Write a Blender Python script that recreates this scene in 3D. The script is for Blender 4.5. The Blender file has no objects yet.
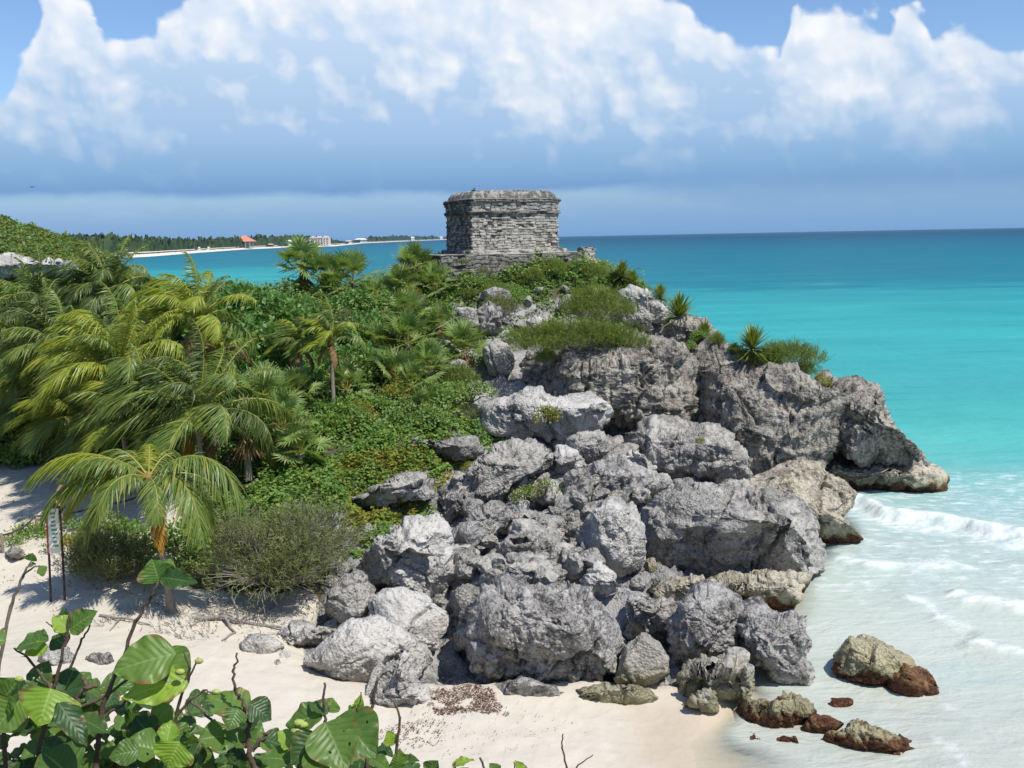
import bpy, math, random
import numpy as np
from mathutils import Vector, Matrix

# ------------------------------------------------------------------ camera, sky, sun, exposure
sc = bpy.context.scene
COL = sc.collection
W_, H_, F_ = 1024, 768, 1005.0
PITCH, ROLL = math.radians(8.34), math.radians(1.1)
CAM = np.array([0.0, 0.0, 12.0])
fwd = np.array([0, math.cos(PITCH), -math.sin(PITCH)])
rt0 = np.array([1.0, 0, 0]); up0 = np.cross(rt0, fwd)
CR = rt0 * math.cos(ROLL) - up0 * math.sin(ROLL)
CU = up0 * math.cos(ROLL) + rt0 * math.sin(ROLL)
cam_d = bpy.data.cameras.new('camera'); cam = bpy.data.objects.new('camera', cam_d); COL.objects.link(cam)
M = Matrix(((CR[0], CU[0], -fwd[0], CAM[0]), (CR[1], CU[1], -fwd[1], CAM[1]), (CR[2], CU[2], -fwd[2], CAM[2]), (0, 0, 0, 1)))
cam.matrix_world = M
cam_d.sensor_width = 36; cam_d.lens = F_ / W_ * 36; cam_d.clip_start = 0.1; cam_d.clip_end = 80000
sc.camera = cam
sc.view_settings.view_transform = 'Standard'; sc.view_settings.look = 'None'
sc.view_settings.gamma = 1; sc.view_settings.use_curve_mapping = False
sc.view_settings.exposure = 0.22
SUN_AZ, SUN_EL = math.atan2(0.72, -0.62), math.radians(58)
to_sun = Vector((math.sin(SUN_AZ) * math.cos(SUN_EL), math.cos(SUN_AZ) * math.cos(SUN_EL), math.sin(SUN_EL)))
sd = bpy.data.lights.new('sun', 'SUN'); sd.energy = 4.3; sd.angle = math.radians(0.5); sd.color = (1.0, 0.955, 0.88)
sun = bpy.data.objects.new('sun', sd); COL.objects.link(sun)
sun.rotation_euler = to_sun.to_track_quat('Z', 'Y').to_euler(); sun.location = (20, -20, 60)

class NT:
    """tiny node-tree writer"""
    def __init__(s, tree): s.t = tree; s.n = tree.nodes; s.l = tree.links; s.n.clear()
    def new(s, typ, **kw):
        n = s.n.new(typ)
        for k, v in kw.items(): setattr(n, k, v)
        return n
    def put(s, sock, v):
        if v is None: return
        if isinstance(v, bpy.types.NodeSocket): s.l.new(v, sock)
        else: sock.default_value = v
    def math(s, op, a, b=None, c=None, clamp=False):
        n = s.new('ShaderNodeMath', operation=op, use_clamp=clamp)
        s.put(n.inputs[0], a); s.put(n.inputs[1], b); s.put(n.inputs[2], c); return n.outputs[0]
    def mix(s, f, a, b):
        n = s.new('ShaderNodeMix', data_type='RGBA'); s.put(n.inputs[0], f)
        for i, v in ((6, a), (7, b)):
            if isinstance(v, tuple) and len(v) == 3: v = v + (1,)
            s.put(n.inputs[i], v)
        return n.outputs[2]
    def ss(s, x, lo, hi, a=0.0, b=1.0):
        n = s.new('ShaderNodeMapRange', interpolation_type='SMOOTHSTEP'); s.put(n.inputs[0], x)
        s.put(n.inputs[1], lo); s.put(n.inputs[2], hi); s.put(n.inputs[3], a); s.put(n.inputs[4], b); return n.outputs[0]
    def noise(s, vec, scale, detail=4, rough=.55, dist=0.0, lac=2.0):
        n = s.new('ShaderNodeTexNoise'); s.put(n.inputs['Vector'], vec); s.put(n.inputs['Scale'], scale)
        s.put(n.inputs['Detail'], detail); s.put(n.inputs['Roughness'], rough); s.put(n.inputs['Distortion'], dist); s.put(n.inputs['Lacunarity'], lac)
        return n.outputs[0]
    def voro(s, vec, scale, feature='F1', out='Distance'):
        n = s.new('ShaderNodeTexVoronoi', feature=feature); s.put(n.inputs['Vector'], vec); s.put(n.inputs['Scale'], scale); return n.outputs[out]
    def vmath(s, op, a, b=None):
        n = s.new('ShaderNodeVectorMath', operation=op); s.put(n.inputs[0], a); s.put(n.inputs[1], b); return n.outputs[0]
    def comb(s, x, y, z):
        n = s.new('ShaderNodeCombineXYZ'); s.put(n.inputs[0], x); s.put(n.inputs[1], y); s.put(n.inputs[2], z); return n.outputs[0]
    def sep(s, v):
        n = s.new('ShaderNodeSeparateXYZ'); s.put(n.inputs[0], v); return n.outputs
    def ramp(s, f, stops):
        n = s.new('ShaderNodeValToRGB'); cr = n.color_ramp
        while len(cr.elements) < len(stops): cr.elements.new(1.0)
        for e, (p, c) in zip(cr.elements, stops):
            e.position = p; e.color = (c, c, c, 1) if isinstance(c, (int, float)) else tuple(c) + (1,)
        s.put(n.inputs[0], f); return n.outputs[0]
    def bump(s, h, strength, dist, normal=None):
        n = s.new('ShaderNodeBump'); s.put(n.inputs['Height'], h); s.put(n.inputs['Strength'], strength); s.put(n.inputs['Distance'], dist)
        if normal is not None: s.put(n.inputs['Normal'], normal)
        return n.outputs[0]

world = bpy.data.worlds.new("World"); sc.world = world; world.use_nodes = True
def build_world():
    t = NT(world.node_tree); S = 0.10
    sky = t.new('ShaderNodeTexSky', sky_type='NISHITA'); sky.sun_disc = False
    sky.sun_elevation = SUN_EL; sky.sun_rotation = SUN_AZ; sky.air_density = 1.0; sky.dust_density = 0.6; sky.ozone_density = 2.0
    tc = t.new('ShaderNodeTexCoord').outputs['Generated']
    x, y, z = t.sep(tc)
    u = t.math('ARCTAN2', x, y); v = t.math('ARCSINE', z)
    u01 = t.math('MULTIPLY_ADD', u, 1 / 1.2, 0.5)
    prof = [(-20, 100), (30, 88), (60, 42), (78, 8), (108, 8), (128, 46), (150, 38), (176, 36), (200, 6), (232, -50), (500, -60), (645, -16), (690, 10), (725, 32), (768, 66), (778, 64), (790, 18), (832, 12), (866, 34), (880, 40), (892, 18), (908, 30), (924, 56), (952, 42), (985, 60), (1030, 78)]
    stops = [(0.0, .34)] + [((math.atan((px - 512) / F_) / 1.2 + .5), (236 - py) / F_ * 2) for px, py in prof] + [(1.0, .3)]
    top = t.math('MULTIPLY', t.ramp(u01, stops), 0.5)
    p = t.comb(u, v, 3.7)
    wob = t.noise(p, 9, 3, .5)
    big = t.noise(p, 14, 7, .56, .25)
    puff = t.voro(t.vmath('ADD', p, t.comb(t.math('MULTIPLY', wob, .05), t.math('MULTIPLY', big, .05), 0.0)), 38, 'SMOOTH_F1')
    puff2 = t.voro(t.vmath('ADD', p, t.comb(t.math('MULTIPLY', big, .06), t.math('MULTIPLY', wob, .04), 0.0)), 95, 'SMOOTH_F1')
    n = t.math('ADD', t.math('MULTIPLY_ADD', big, .06, -.039), t.math('ADD', t.math('MULTIPLY_ADD', puff, -.036, .011), t.math('MULTIPLY_ADD', puff2, -.013, .004)))
    D = t.math('ADD', t.math('SUBTRACT', top, v), n)
    patch0 = t.noise(p, 22, 6, .6, .3)
    mask = t.math('MULTIPLY', t.ss(D, -.002, .010), t.ss(t.math('ADD', D, t.math('MULTIPLY_ADD', patch0, .06, -.03)), -.012, .02, .72, 1.0))
    # relief of the billows: the same field a step towards the sun
    p2 = t.comb(t.math('ADD', u, .012), t.math('ADD', v, .016), 3.7)
    big2 = t.noise(p2, 14, 4, .5, .25); bigs = t.noise(p, 14, 4, .5, .25)
    wp2 = t.vmath('ADD', t.comb(t.math('ADD', u, .006), t.math('ADD', v, .008), 3.7), t.comb(t.math('MULTIPLY', wob, .05), t.math('MULTIPLY', big, .05), 0.0))
    wq2 = t.vmath('ADD', t.comb(t.math('ADD', u, .003), t.math('ADD', v, .004), 3.7), t.comb(t.math('MULTIPLY', big, .06), t.math('MULTIPLY', wob, .04), 0.0))
    relp = t.math('ADD', t.math('MULTIPLY', t.math('SUBTRACT', t.voro(wp2, 38, 'SMOOTH_F1'), puff), .9), t.math('MULTIPLY', t.math('SUBTRACT', t.voro(wq2, 95, 'SMOOTH_F1'), puff2), .30))
    rel = t.math('ADD', t.math('MULTIPLY', t.math('SUBTRACT', bigs, big2), 2.4), relp)
    # white where the tower heads are, blue-grey in the body and base
    hgt = t.ss(v, .07, .235)
    patch = t.noise(t.comb(u, t.math('MULTIPLY', v, 1.2), 9.1), 5.0, 3, .5, .5)
    f = t.math('ADD', t.math('MULTIPLY_ADD', hgt, .42, .0), t.math('ADD', t.math('MULTIPLY_ADD', patch, 1.1, -.60), t.math('MULTIPLY', rel, t.ss(v, .05, .16, .25, .95))))
    # the white tower heads: left, centre and right of the view
    for u0, v0, su, sv, k0 in ((-.42, .165, .085, .09, .40), (-.085, .162, .045, .034, .5), (.06, .19, .12, .09, .42), (.17, .15, .07, .05, .22), (.36, .15, .13, .08, .46), (-.20, .235, .11, .03, .30)):
        du = t.math('DIVIDE', t.math('SUBTRACT', u, u0), su); dv = t.math('DIVIDE', t.math('SUBTRACT', v, v0), sv)
        g = t.math('ADD', t.math('MULTIPLY', du, du), t.math('MULTIPLY', dv, dv))
        f = t.math('ADD', f, t.math('MULTIPLY', t.ss(t.math('ADD', g, t.math('MULTIPLY_ADD', bigs, 1.9, -.95)), 1.1, 0.0), k0))
    f = t.math('ADD', f, t.math('ADD', t.math('MULTIPLY_ADD', puff, -.30, .12), t.math('MULTIPLY_ADD', puff2, -.08, .03)))
    f = t.math('MULTIPLY', f, t.ss(v, .045, .105, .15, 1.0))
    f = t.math('ADD', f, t.ss(D, .0, .035, .22, 0.0), clamp=True)
    body = t.ramp(v, [(0.0, (.20, .36, .61)), (.045, (.152, .295, .54)), (.064, (.205, .37, .60)), (.10, (.315, .475, .69)), (.19, (.48, .61, .79))])
    ccol = t.mix(f, body, (.84, .85, .86))
    base_n = t.noise(t.comb(t.math('MULTIPLY', u, .35), v, 1.0), 30, 5, .6)
    base_v = t.math('ADD', t.math('MULTIPLY_ADD', base_n, .018, -.009), t.ss(u, .12, .22, .043, .034))
    soft = t.ss(u, .1, .25, .006, .03)
    bm = t.ss(t.math('SUBTRACT', v, base_v), t.math('MULTIPLY', soft, -1), soft)
    mask = t.math('MULTIPLY', mask, bm)
    # thin stratus streaks low over the sea
    st = t.noise(t.comb(t.math('MULTIPLY', u, .3), v, 5.0), 42, 5, .6)
    low = t.math('MULTIPLY', t.ss(st, .5, .68), t.math('MULTIPLY', t.ss(v, .012, .03), t.ss(v, .10, .05)))
    k = 1 / S
    skyc = sky.outputs[0]
    skt = t.new('ShaderNodeMix', data_type='RGBA', blend_type='MULTIPLY'); skt.inputs[0].default_value = 1
    t.put(skt.inputs[6], skyc); skt.inputs[7].default_value = (.92, 1.08, 1.30, 1)
    # humid band above the horizon
    hz = t.mix(t.ss(v, .0, .10, .92, 0.0), skt.outputs[2], (.172 * k, .335 * k, .60 * k))
    hz = t.mix(t.math('MULTIPLY', low, .35), hz, (.33 * k, .49 * k, .67 * k))
    sc_ = t.new('ShaderNodeMix', data_type='RGBA', blend_type='MULTIPLY'); sc_.inputs[0].default_value = 1
    t.put(sc_.inputs[6], ccol); sc_.inputs[7].default_value = (k, k, k, 1)
    out = t.mix(t.math('MULTIPLY', mask, .97), hz, sc_.outputs[2])
    bg = t.new('ShaderNodeBackground'); t.put(bg.inputs[0], out); bg.inputs[1].default_value = S
    o = t.new('ShaderNodeOutputWorld'); t.l.new(bg.outputs[0], o.inputs[0])
build_world()
world.cycles.sampling_method = 'MANUAL'; world.cycles.sample_map_resolution = 512

# ------------------------------------------------------------------ helpers
def ray(px, py):
    return CR * (px - W_ / 2) / F_ + CU * (H_ / 2 - py) / F_ + fwd
def P(px, py, Y):                       # point seen at that pixel, Y metres ahead
    r = ray(px, py); return CAM + r * (Y / r[1])
def G(px, py, z):                       # point seen at that pixel at height z
    r = ray(px, py); return CAM + r * ((z - CAM[2]) / r[2])
def proj(p):
    d = np.asarray(p) - CAM; w = d @ fwd; w = np.where(np.abs(w) < 1e-6, 1e-6, w)
    return W_ / 2 + F_ * (d @ CR) / w, H_ / 2 - F_ * (d @ CU) / w
def inpoly(px, py, poly):
    poly = np.asarray(poly, float); c = np.zeros(np.shape(px), bool); j = len(poly) - 1
    for i in range(len(poly)):
        xi, yi = poly[i]; xj, yj = poly[j]
        with np.errstate(divide='ignore', invalid='ignore'):
            h = ((yi > py) != (yj > py)) & (px < (xj - xi) * (py - yi) / (yj - yi + 1e-12) + xi)
        c ^= h; j = i
    return c
def sstep(x, a, b):
    t = np.clip((np.asarray(x, float) - a) / (b - a), 0, 1); return t * t * (3 - 2 * t)
def unit(v): return v / (np.linalg.norm(v, axis=-1, keepdims=True) + 1e-9)

def _hash(ix, iy, iz, seed):
    h = (ix.astype(np.int64) * 374761393 + iy.astype(np.int64) * 668265263 + iz.astype(np.int64) * 2147483647 + seed * 1274126177) & 0xFFFFFFFF
    h = ((h ^ (h >> 13)) * 1274126177) & 0xFFFFFFFF
    h = ((h ^ (h >> 16)) * 2246822519) & 0xFFFFFFFF
    return (h ^ (h >> 15)) & 0xFFFFFFFF
_G = np.random.default_rng(5).normal(size=(256, 3)); _G /= np.linalg.norm(_G, axis=1, keepdims=True)
def perlin(p, seed=0):
    i = np.floor(p).astype(np.int64); f = p - i; w = f * f * f * (f * (f * 6 - 15) + 10); r = 0
    for dx in (0, 1):
        wx = w[:, 0] if dx else 1 - w[:, 0]
        for dy in (0, 1):
            wy = w[:, 1] if dy else 1 - w[:, 1]
            for dz in (0, 1):
                wz = w[:, 2] if dz else 1 - w[:, 2]
                g = _G[_hash(i[:, 0] + dx, i[:, 1] + dy, i[:, 2] + dz, seed) & 255]
                r = r + wx * wy * wz * (g[:, 0] * (f[:, 0] - dx) + g[:, 1] * (f[:, 1] - dy) + g[:, 2] * (f[:, 2] - dz))
    return r * 1.5
def fbm(p, octv=4, seed=0, gain=.5, ridged=False):
    r = 0; a = 1.0; p = np.array(p, float)
    for o in range(octv):
        n = perlin(p, seed + o)
        r = r + a * ((1 - 2 * np.abs(n)) if ridged else n); a *= gain; p = p * 2.03 + 7.1
    return r
def worley(p, seed=0):
    i = np.floor(p).astype(np.int64); f = p - i
    d1 = np.full(len(p), 9.0); d2 = d1.copy(); idh = np.zeros(len(p), np.int64)
    for dx in (-1, 0, 1):
        for dy in (-1, 0, 1):
            for dz in (-1, 0, 1):
                h = _hash(i[:, 0] + dx, i[:, 1] + dy, i[:, 2] + dz, seed)
                ox = dx + (h & 1023) / 1023.0 - f[:, 0]; oy = dy + ((h >> 10) & 1023) / 1023.0 - f[:, 1]; oz = dz + ((h >> 20) & 1023) / 1023.0 - f[:, 2]
                d = np.sqrt(ox * ox + oy * oy + oz * oz)
                c = d < d1; d2 = np.where(c, d1, np.minimum(d2, d)); idh = np.where(c, h, idh); d1 = np.where(c, d, d1)
    return d1, d2, (idh % 1000) / 1000.0

def tag(o, label=None, cat=None, group=None, kind=None):
    if label: o['label'] = label
    if cat: o['category'] = cat
    if group: o['group'] = group
    if kind: o['kind'] = kind
    return o
def empty(name, loc, label=None, cat=None, group=None):
    o = bpy.data.objects.new(name, None); COL.objects.link(o); o.location = loc; o.empty_display_size = .2
    return tag(o, label, cat, group)
def mesh(name, v, faces, mats, parent=None, origin=None, smooth=False, attrs=None, mi=None, uv=None):
    """verts in world space (or relative to the parent Empty's place when origin is given); faces = list of index arrays"""
    v = np.asarray(v, float).reshape(-1, 3)
    if origin is None: origin = np.array(parent.location) if parent is not None and parent.parent is None else np.zeros(3)
    v = v - np.asarray(origin)
    me = bpy.data.meshes.new(name)
    faces = [np.asarray(f, np.int32) for f in (faces if isinstance(faces, list) else [faces]) if len(f)]
    nl = sum(f.size for f in faces); npoly = sum(len(f) for f in faces)
    me.vertices.add(len(v)); me.vertices.foreach_set('co', v.ravel().astype(np.float32))
    me.loops.add(nl); me.loops.foreach_set('vertex_index', np.concatenate([f.ravel() for f in faces]))
    me.polygons.add(npoly)
    st = []; k = 0
    for f in faces:
        st.append(k + np.arange(len(f)) * f.shape[1]); k += f.size
    me.polygons.foreach_set('loop_start', np.concatenate(st).astype(np.int32))
    if mi is not None: me.polygons.foreach_set('material_index', np.asarray(mi, np.int32))
    me.update(calc_edges=True)
    me.polygons.foreach_set('use_smooth', np.full(npoly, smooth))
    for k_, a in (attrs or {}).items():
        a = np.asarray(a, np.float32)
        if a.ndim == 1:
            at = me.attributes.new(k_, 'FLOAT', 'POINT'); at.data.foreach_set('value', a)
        else:
            at = me.attributes.new(k_, 'FLOAT_COLOR', 'POINT'); at.data.foreach_set('color', a.ravel())
    if uv is not None:
        l = me.uv_layers.new(name='UVMap'); idx = np.concatenate([f.ravel() for f in faces])
        l.data.foreach_set('uv', np.asarray(uv, np.float32)[idx].ravel())
    for m in (mats if isinstance(mats, (list, tuple)) else [mats]): me.materials.append(m)
    o = bpy.data.objects.new(name, me); COL.objects.link(o)
    if parent is not None: o.parent = parent
    else: o.location = origin
    return o
def grid_faces(nu, nv, off=0):          # nu rows x nv columns
    a = (np.arange(nu - 1)[:, None] * nv + np.arange(nv - 1)[None, :]).ravel() + off
    return np.stack([a, a + 1, a + nv + 1, a + nv], 1)
def tube(pts, rad, ns=6, cap=True):
    pts = np.asarray(pts, float); n = len(pts); rad = np.broadcast_to(np.asarray(rad, float), (n,))
    t = unit(np.gradient(pts, axis=0)); ref = np.array([0, 0, 1.0]) if abs(t[:, 2]).mean() < .8 else np.array([1.0, 0, 0])
    a = unit(np.cross(t, ref)); b = np.cross(t, a)
    th = np.arange(ns) / ns * 2 * np.pi
    v = pts[:, None] + rad[:, None, None] * (np.cos(th)[None, :, None] * a[:, None] + np.sin(th)[None, :, None] * b[:, None])
    v = v.reshape(-1, 3); i = np.arange(n - 1)[:, None] * ns; j = np.arange(ns)[None, :]; j2 = (j + 1) % ns
    f = np.stack([i + j, i + j2, i + ns + j2, i + ns + j], -1).reshape(-1, 4)
    if cap:
        v = np.vstack([v, pts[-1:] + t[-1:] * rad[-1] * .5]); k = len(v) - 1; e = (n - 1) * ns
        jj = np.arange(ns); c = np.stack([e + jj, e + (jj + 1) % ns, np.full(ns, k), np.full(ns, k)], 1)
        return v, f, c[:, :3]
    return v, f, np.zeros((0, 3), int)
class MB:
    """collects pieces into one mesh"""
    def __init__(s): s.v = []; s.f4 = []; s.f3 = []; s.m4 = []; s.m3 = []; s.n = 0; s.a = []
    def add(s, v, f4=None, f3=None, m=0, attr=0.0):
        v = np.asarray(v, float).reshape(-1, 3)
        if f4 is not None and len(f4): s.f4.append(np.asarray(f4) + s.n); s.m4.append(np.full(len(f4), m))
        if f3 is not None and len(f3): s.f3.append(np.asarray(f3) + s.n); s.m3.append(np.full(len(f3), m))
        s.v.append(v); s.n += len(v); s.a.append(np.broadcast_to(np.asarray(attr, float), (len(v),)))
    def tube(s, pts, rad, ns=6, m=0):
        v, f, c = tube(pts, rad, ns); s.add(v, f, c, m)
    def box(s, c, size, rz=0.0, m=0, taper=1.0):
        x, y, z = np.array(size) / 2
        v = np.array([[-x, -y, -z], [x, -y, -z], [x, y, -z], [-x, y, -z], [-x * taper, -y * taper, z], [x * taper, -y * taper, z], [x * taper, y * taper, z], [-x * taper, y * taper, z]])
        cr, sr = math.cos(rz), math.sin(rz); v = v @ np.array([[cr, sr, 0], [-sr, cr, 0], [0, 0, 1]]) + np.array(c)
        s.add(v, np.array([[0, 3, 2, 1], [4, 5, 6, 7], [0, 1, 5, 4], [1, 2, 6, 5], [2, 3, 7, 6], [3, 0, 4, 7]]), m=m)
    def build(s, name, mats, parent=None, origin=None, smooth=False, attrname=None):
        fs = []; mi = []
        if s.f4: fs.append(np.concatenate(s.f4)); mi.append(np.concatenate(s.m4))
        if s.f3: fs.append(np.concatenate(s.f3)); mi.append(np.concatenate(s.m3))
        return mesh(name, np.concatenate(s.v), fs, mats, parent, origin, smooth, {attrname: np.concatenate(s.a)} if attrname else None, np.concatenate(mi))
def strips(base, d, w, L, wd, bend, nseg=3, prof=None, bpow=1.6):
    """blades: base/dir/width-vector/bend (N,3); L, wd (N,). Returns verts, quads"""
    N = len(base); ts = np.linspace(0, 1, nseg + 1)
    prof = np.array(prof if prof is not None else [1, .9, .6, .06][:nseg + 1])
    c = base[:, None] + d[:, None] * (L[:, None] * ts)[..., None] + bend[:, None] * (L[:, None] * ts[None] ** bpow)[..., None]
    off = w[:, None] * (wd[:, None] * prof[None] * .5)[..., None]
    v = np.stack([c - off, c + off], 2).reshape(-1, 3)       # N,(seg+1),2
    k = (np.arange(N)[:, None] * (nseg + 1) * 2 + np.arange(nseg)[None] * 2).ravel()
    return v, np.stack([k, k + 1, k + 3, k + 2], 1)
def leaves(base, d, nrm, L, wd, fold=.25):
    """broad leaves: 2 quads folded along the midrib; d axis, nrm face normal"""
    N = len(base); s = unit(np.cross(d, nrm)); n = np.cross(s, d)
    L = np.broadcast_to(L, (N,))[:, None]; wd = np.broadcast_to(wd, (N,))[:, None]
    b = base; m1 = base + d * L * .5 - n * L * .02; t = base + d * L - n * L * .10
    l = base + d * L * .45 + s * wd * .5 + n * wd * fold * .5; r = base + d * L * .45 - s * wd * .5 + n * wd * fold * .5
    v = np.stack([b, l, t, r, m1], 1).reshape(-1, 3); k = np.arange(N) * 5
    f = np.concatenate([np.stack([k, k + 4, k + 2, k + 1], 1), np.stack([k, k + 3, k + 2, k + 4], 1)])
    return v, f

# ------------------------------------------------------------------ materials
def material(name):
    m = bpy.data.materials.new(name); m.use_nodes = True; t = NT(m.node_tree)
    out = t.new('ShaderNodeOutputMaterial'); return m, t, out
def bsdf(t, out, col, rough=.8, normal=None, spec=.3):
    b = t.new('ShaderNodeBsdfPrincipled'); t.put(b.inputs['Base Color'], col if not isinstance(col, tuple) else col + (1,))
    t.put(b.inputs['Roughness'], rough); b.inputs['Specular IOR Level'].default_value = spec
    if normal is not None: t.put(b.inputs['Normal'], normal)
    t.l.new(b.outputs[0], out.inputs[0]); return b
def pos(t): return t.new('ShaderNodeNewGeometry').outputs['Position']
def rock_color(t, p, light, dark, amount=.5, streak=0.0):
    n1 = t.noise(p, .9, 5, .6, .4); n2 = t.noise(p, 5.0, 6, .68); n3 = t.noise(p, 21.0, 3, .6)
    f = t.math('ADD', t.math('MULTIPLY', n1, .55), t.math('MULTIPLY', n2, .75))
    f = t.ss(f, .64 - .28 * amount - .03, .64 - .28 * amount + .20)
    c = t.mix(f, dark, light)
    pale = tuple(min(.62, x * 1.35) for x in light)
    c = t.mix(t.math('MULTIPLY', t.ss(n3, .5, .72), t.ss(n2, .42, .6, 0, .8)), c, pale)
    blk = t.math('MULTIPLY', t.ss(t.noise(p, 11, 5, .68), .54, .64), t.ss(t.noise(p, .8, 4, .55, .5), .40, .60, .15, .9))
    c = t.mix(blk, c, tuple(x * .55 for x in dark))
    if streak > 0:
        x, y, z = t.sep(p)
        s = t.noise(t.comb(t.math('MULTIPLY', x, 4.5), t.math('MULTIPLY', y, 4.5), t.math('MULTIPLY', z, .35)), 1.0, 4, .6)
        c = t.mix(t.math('MULTIPLY', t.ss(s, .5, .66), streak), c, tuple(x * .8 for x in dark))
    return c
def rock_bump(t, p, k=1.0):
    zone = t.ss(t.noise(p, .75, 3, .5, .6), .40, .60, .25, 1.0)
    h = t.math('MULTIPLY', t.math('ADD', t.math('MULTIPLY', t.noise(p, 9, 6, .68), 1.0), t.math('MULTIPLY', t.voro(p, 13), .6)), zone)
    return t.bump(h, 1.0 * k, .14)
def rock_material(name, light, dark, amount=.5, streak=0.0, tide=0.0, weed=0.0):
    m, t, out = material(name); p = pos(t)
    c = rock_color(t, p, light, dark, amount, streak)
    z = t.sep(p)[2]; wob = t.math('MULTIPLY_ADD', t.noise(p, 1.6, 4, .6), 1.3, -.65)
    zz = t.math('ADD', z, wob)
    if tide > 0:     # olive algae above the tide line
        alg = t.mix(t.noise(p, 4, 4, .6), (.24, .22, .11), (.36, .34, .22))
        c = t.mix(t.ss(zz, tide, tide * .35, 0, .85), c, alg)
    if weed > 0:     # red-brown weed crust at the tide line
        wd = t.mix(t.ss(t.noise(p, 8, 4, .65), .42, .62), (.075, .03, .02), (.16, .08, .035))
        c = t.mix(t.ss(zz, weed, weed * .55), c, wd)
    bsdf(t, out, c, .92, rock_bump(t, p), .18)
    return m
MAT = {}
MAT['grey'] = rock_material('grey_limestone', (0.414, 0.391, 0.349), (0.119, 0.114, 0.106), .52, .35, .0)
MAT['grey2'] = rock_material('pitted_grey_limestone', (0.414, 0.395, 0.367), (0.089, 0.086, 0.083), .46, .2, .0)
MAT['cliff'] = rock_material('weathered_cliff_limestone', (0.377, 0.344, 0.288), (0.098, 0.091, 0.079), .48, .8, .0)
MAT['white'] = rock_material('pale_limestone', (.51, .485, .44), (.205, .20, .19), .62, .15, .0)
MAT['tan'] = rock_material('buff_limestone', (.47, .42, .325), (.19, .165, .12), .58, .7, .9, .5)
MAT['tide'] = rock_material('tidal_grey_limestone', (0.409, 0.386, 0.335), (0.119, 0.114, 0.098), .52, .3, 1.15, 0)
MAT['sea'] = rock_material('seaweed_crusted_limestone', (.53, .46, .31), (.21, .175, .095), .58, 0, 1.2, .5)
MAT['weed'] = rock_material('seaweed_covered_rock', (.26, .15, .07), (.09, .04, .025), .5, 0, .4, .5)
def leaf_material(name, c1, c2, c3=None, rough=.55, trans=.35, spec=.35):
    m, t, out = material(name); g = t.new('ShaderNodeNewGeometry')
    r = g.outputs['Random Per Island']; n = t.noise(g.outputs['Position'], .8, 2, .5)
    f = t.math('ADD', t.math('MULTIPLY', r, .6), t.math('MULTIPLY_ADD', n, .9, -.25), clamp=True)
    c = t.mix(f, c1, c2)
    if c3: c = t.mix(t.ss(r, .86, .97), c, c3)
    b = t.new('ShaderNodeBsdfPrincipled'); t.put(b.inputs['Base Color'], c); b.inputs['Roughness'].default_value = rough; b.inputs['Specular IOR Level'].default_value = spec
    tr = t.new('ShaderNodeBsdfTranslucent'); tc = t.new('ShaderNodeMix', data_type='RGBA', blend_type='MULTIPLY'); tc.inputs[0].default_value = 1
    t.put(tc.inputs[6], c); tc.inputs[7].default_value = (1.25, 1.2, .6, 1); t.put(tr.inputs[0], tc.outputs[2])
    mx = t.new('ShaderNodeMixShader'); mx.inputs[0].default_value = trans
    t.l.new(b.outputs[0], mx.inputs[1]); t.l.new(tr.outputs[0], mx.inputs[2]); t.l.new(mx.outputs[0], out.inputs[0])
    return m
def plain(name, col, rough=.8, var=.25, scale=6.0, spec=.3, bump=0.0):
    m, t, out = material(name); p = pos(t); n = t.noise(p, scale, 5, .6)
    c = t.mix(n, tuple(x * (1 - var) for x in col), tuple(min(1, x * (1 + var)) for x in col))
    bsdf(t, out, c, rough, t.bump(n, .6, bump) if bump else None, spec); return m
MAT['frond'] = leaf_material('palm_frond_green', (0.111, 0.197, 0.045), (0.244, 0.325, 0.075), (.36, .33, .07), .4, .42, .45)
MAT['frond_y'] = leaf_material('palm_frond_yellow_green', (0.216, 0.310, 0.039), (0.432, 0.483, 0.066), (.52, .42, .10), .4, .45, .45)
MAT['frond_d'] = leaf_material('palm_frond_dark', (0.054, 0.098, 0.022), (0.119, 0.172, 0.039), None, .42, .3, .4)
MAT['rachis'] = plain('palm_midrib', (.30, .27, .05), .5, .2, 3)
MAT['dead'] = leaf_material('dead_palm_leaf', (.24, .16, .07), (.40, .28, .13), None, .8, .2, .1)
MAT['dead_o'] = leaf_material('orange_dead_frond', (.34, .17, .03), (.50, .27, .05), None, .7, .25, .2)
MAT['trunk'] = plain('palm_trunk', (.25, .215, .175), .9, .45, 9, .1, .03)
MAT['fan'] = leaf_material('fan_palm_green', (0.141, 0.235, 0.055), (0.302, 0.401, 0.130), (.46, .44, .22), .42, .38, .4)
MAT['yucca'] = leaf_material('yucca_green', (.11, .17, .025), (.25, .28, .05), None, .45, .25, .4)
MAT['grape'] = leaf_material('sea_grape_leaf', (0.081, 0.190, 0.046), (0.193, 0.331, 0.084), (.27, .31, .07), .46, .34, .3)
MAT['cover'] = leaf_material('creeper_leaf', (0.105, 0.218, 0.052), (0.255, 0.398, 0.087), (.36, .34, .06), .5, .38, .25)
MAT['cover_y'] = leaf_material('yellowing_creeper_leaf', (.18, .225, .03), (.35, .34, .06), (.40, .20, .06), .5, .4, .25)
MAT['herb'] = leaf_material('herb_leaf', (0.137, 0.244, 0.063), (0.301, 0.423, 0.127), (.34, .30, .13), .55, .38, .2)
MAT['fine'] = leaf_material('fine_shrub_leaf', (0.119, 0.184, 0.041), (0.245, 0.313, 0.068), (.30, .27, .05), .6, .38, .2)
MAT['dry'] = leaf_material('grey_green_dry_leaf', (.13, .165, .06), (.25, .275, .10), (.34, .31, .24), .7, .3, .15)
MAT['twig'] = plain('grey_twig', (.27, .245, .215), .9, .3, 8, .1)
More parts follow.
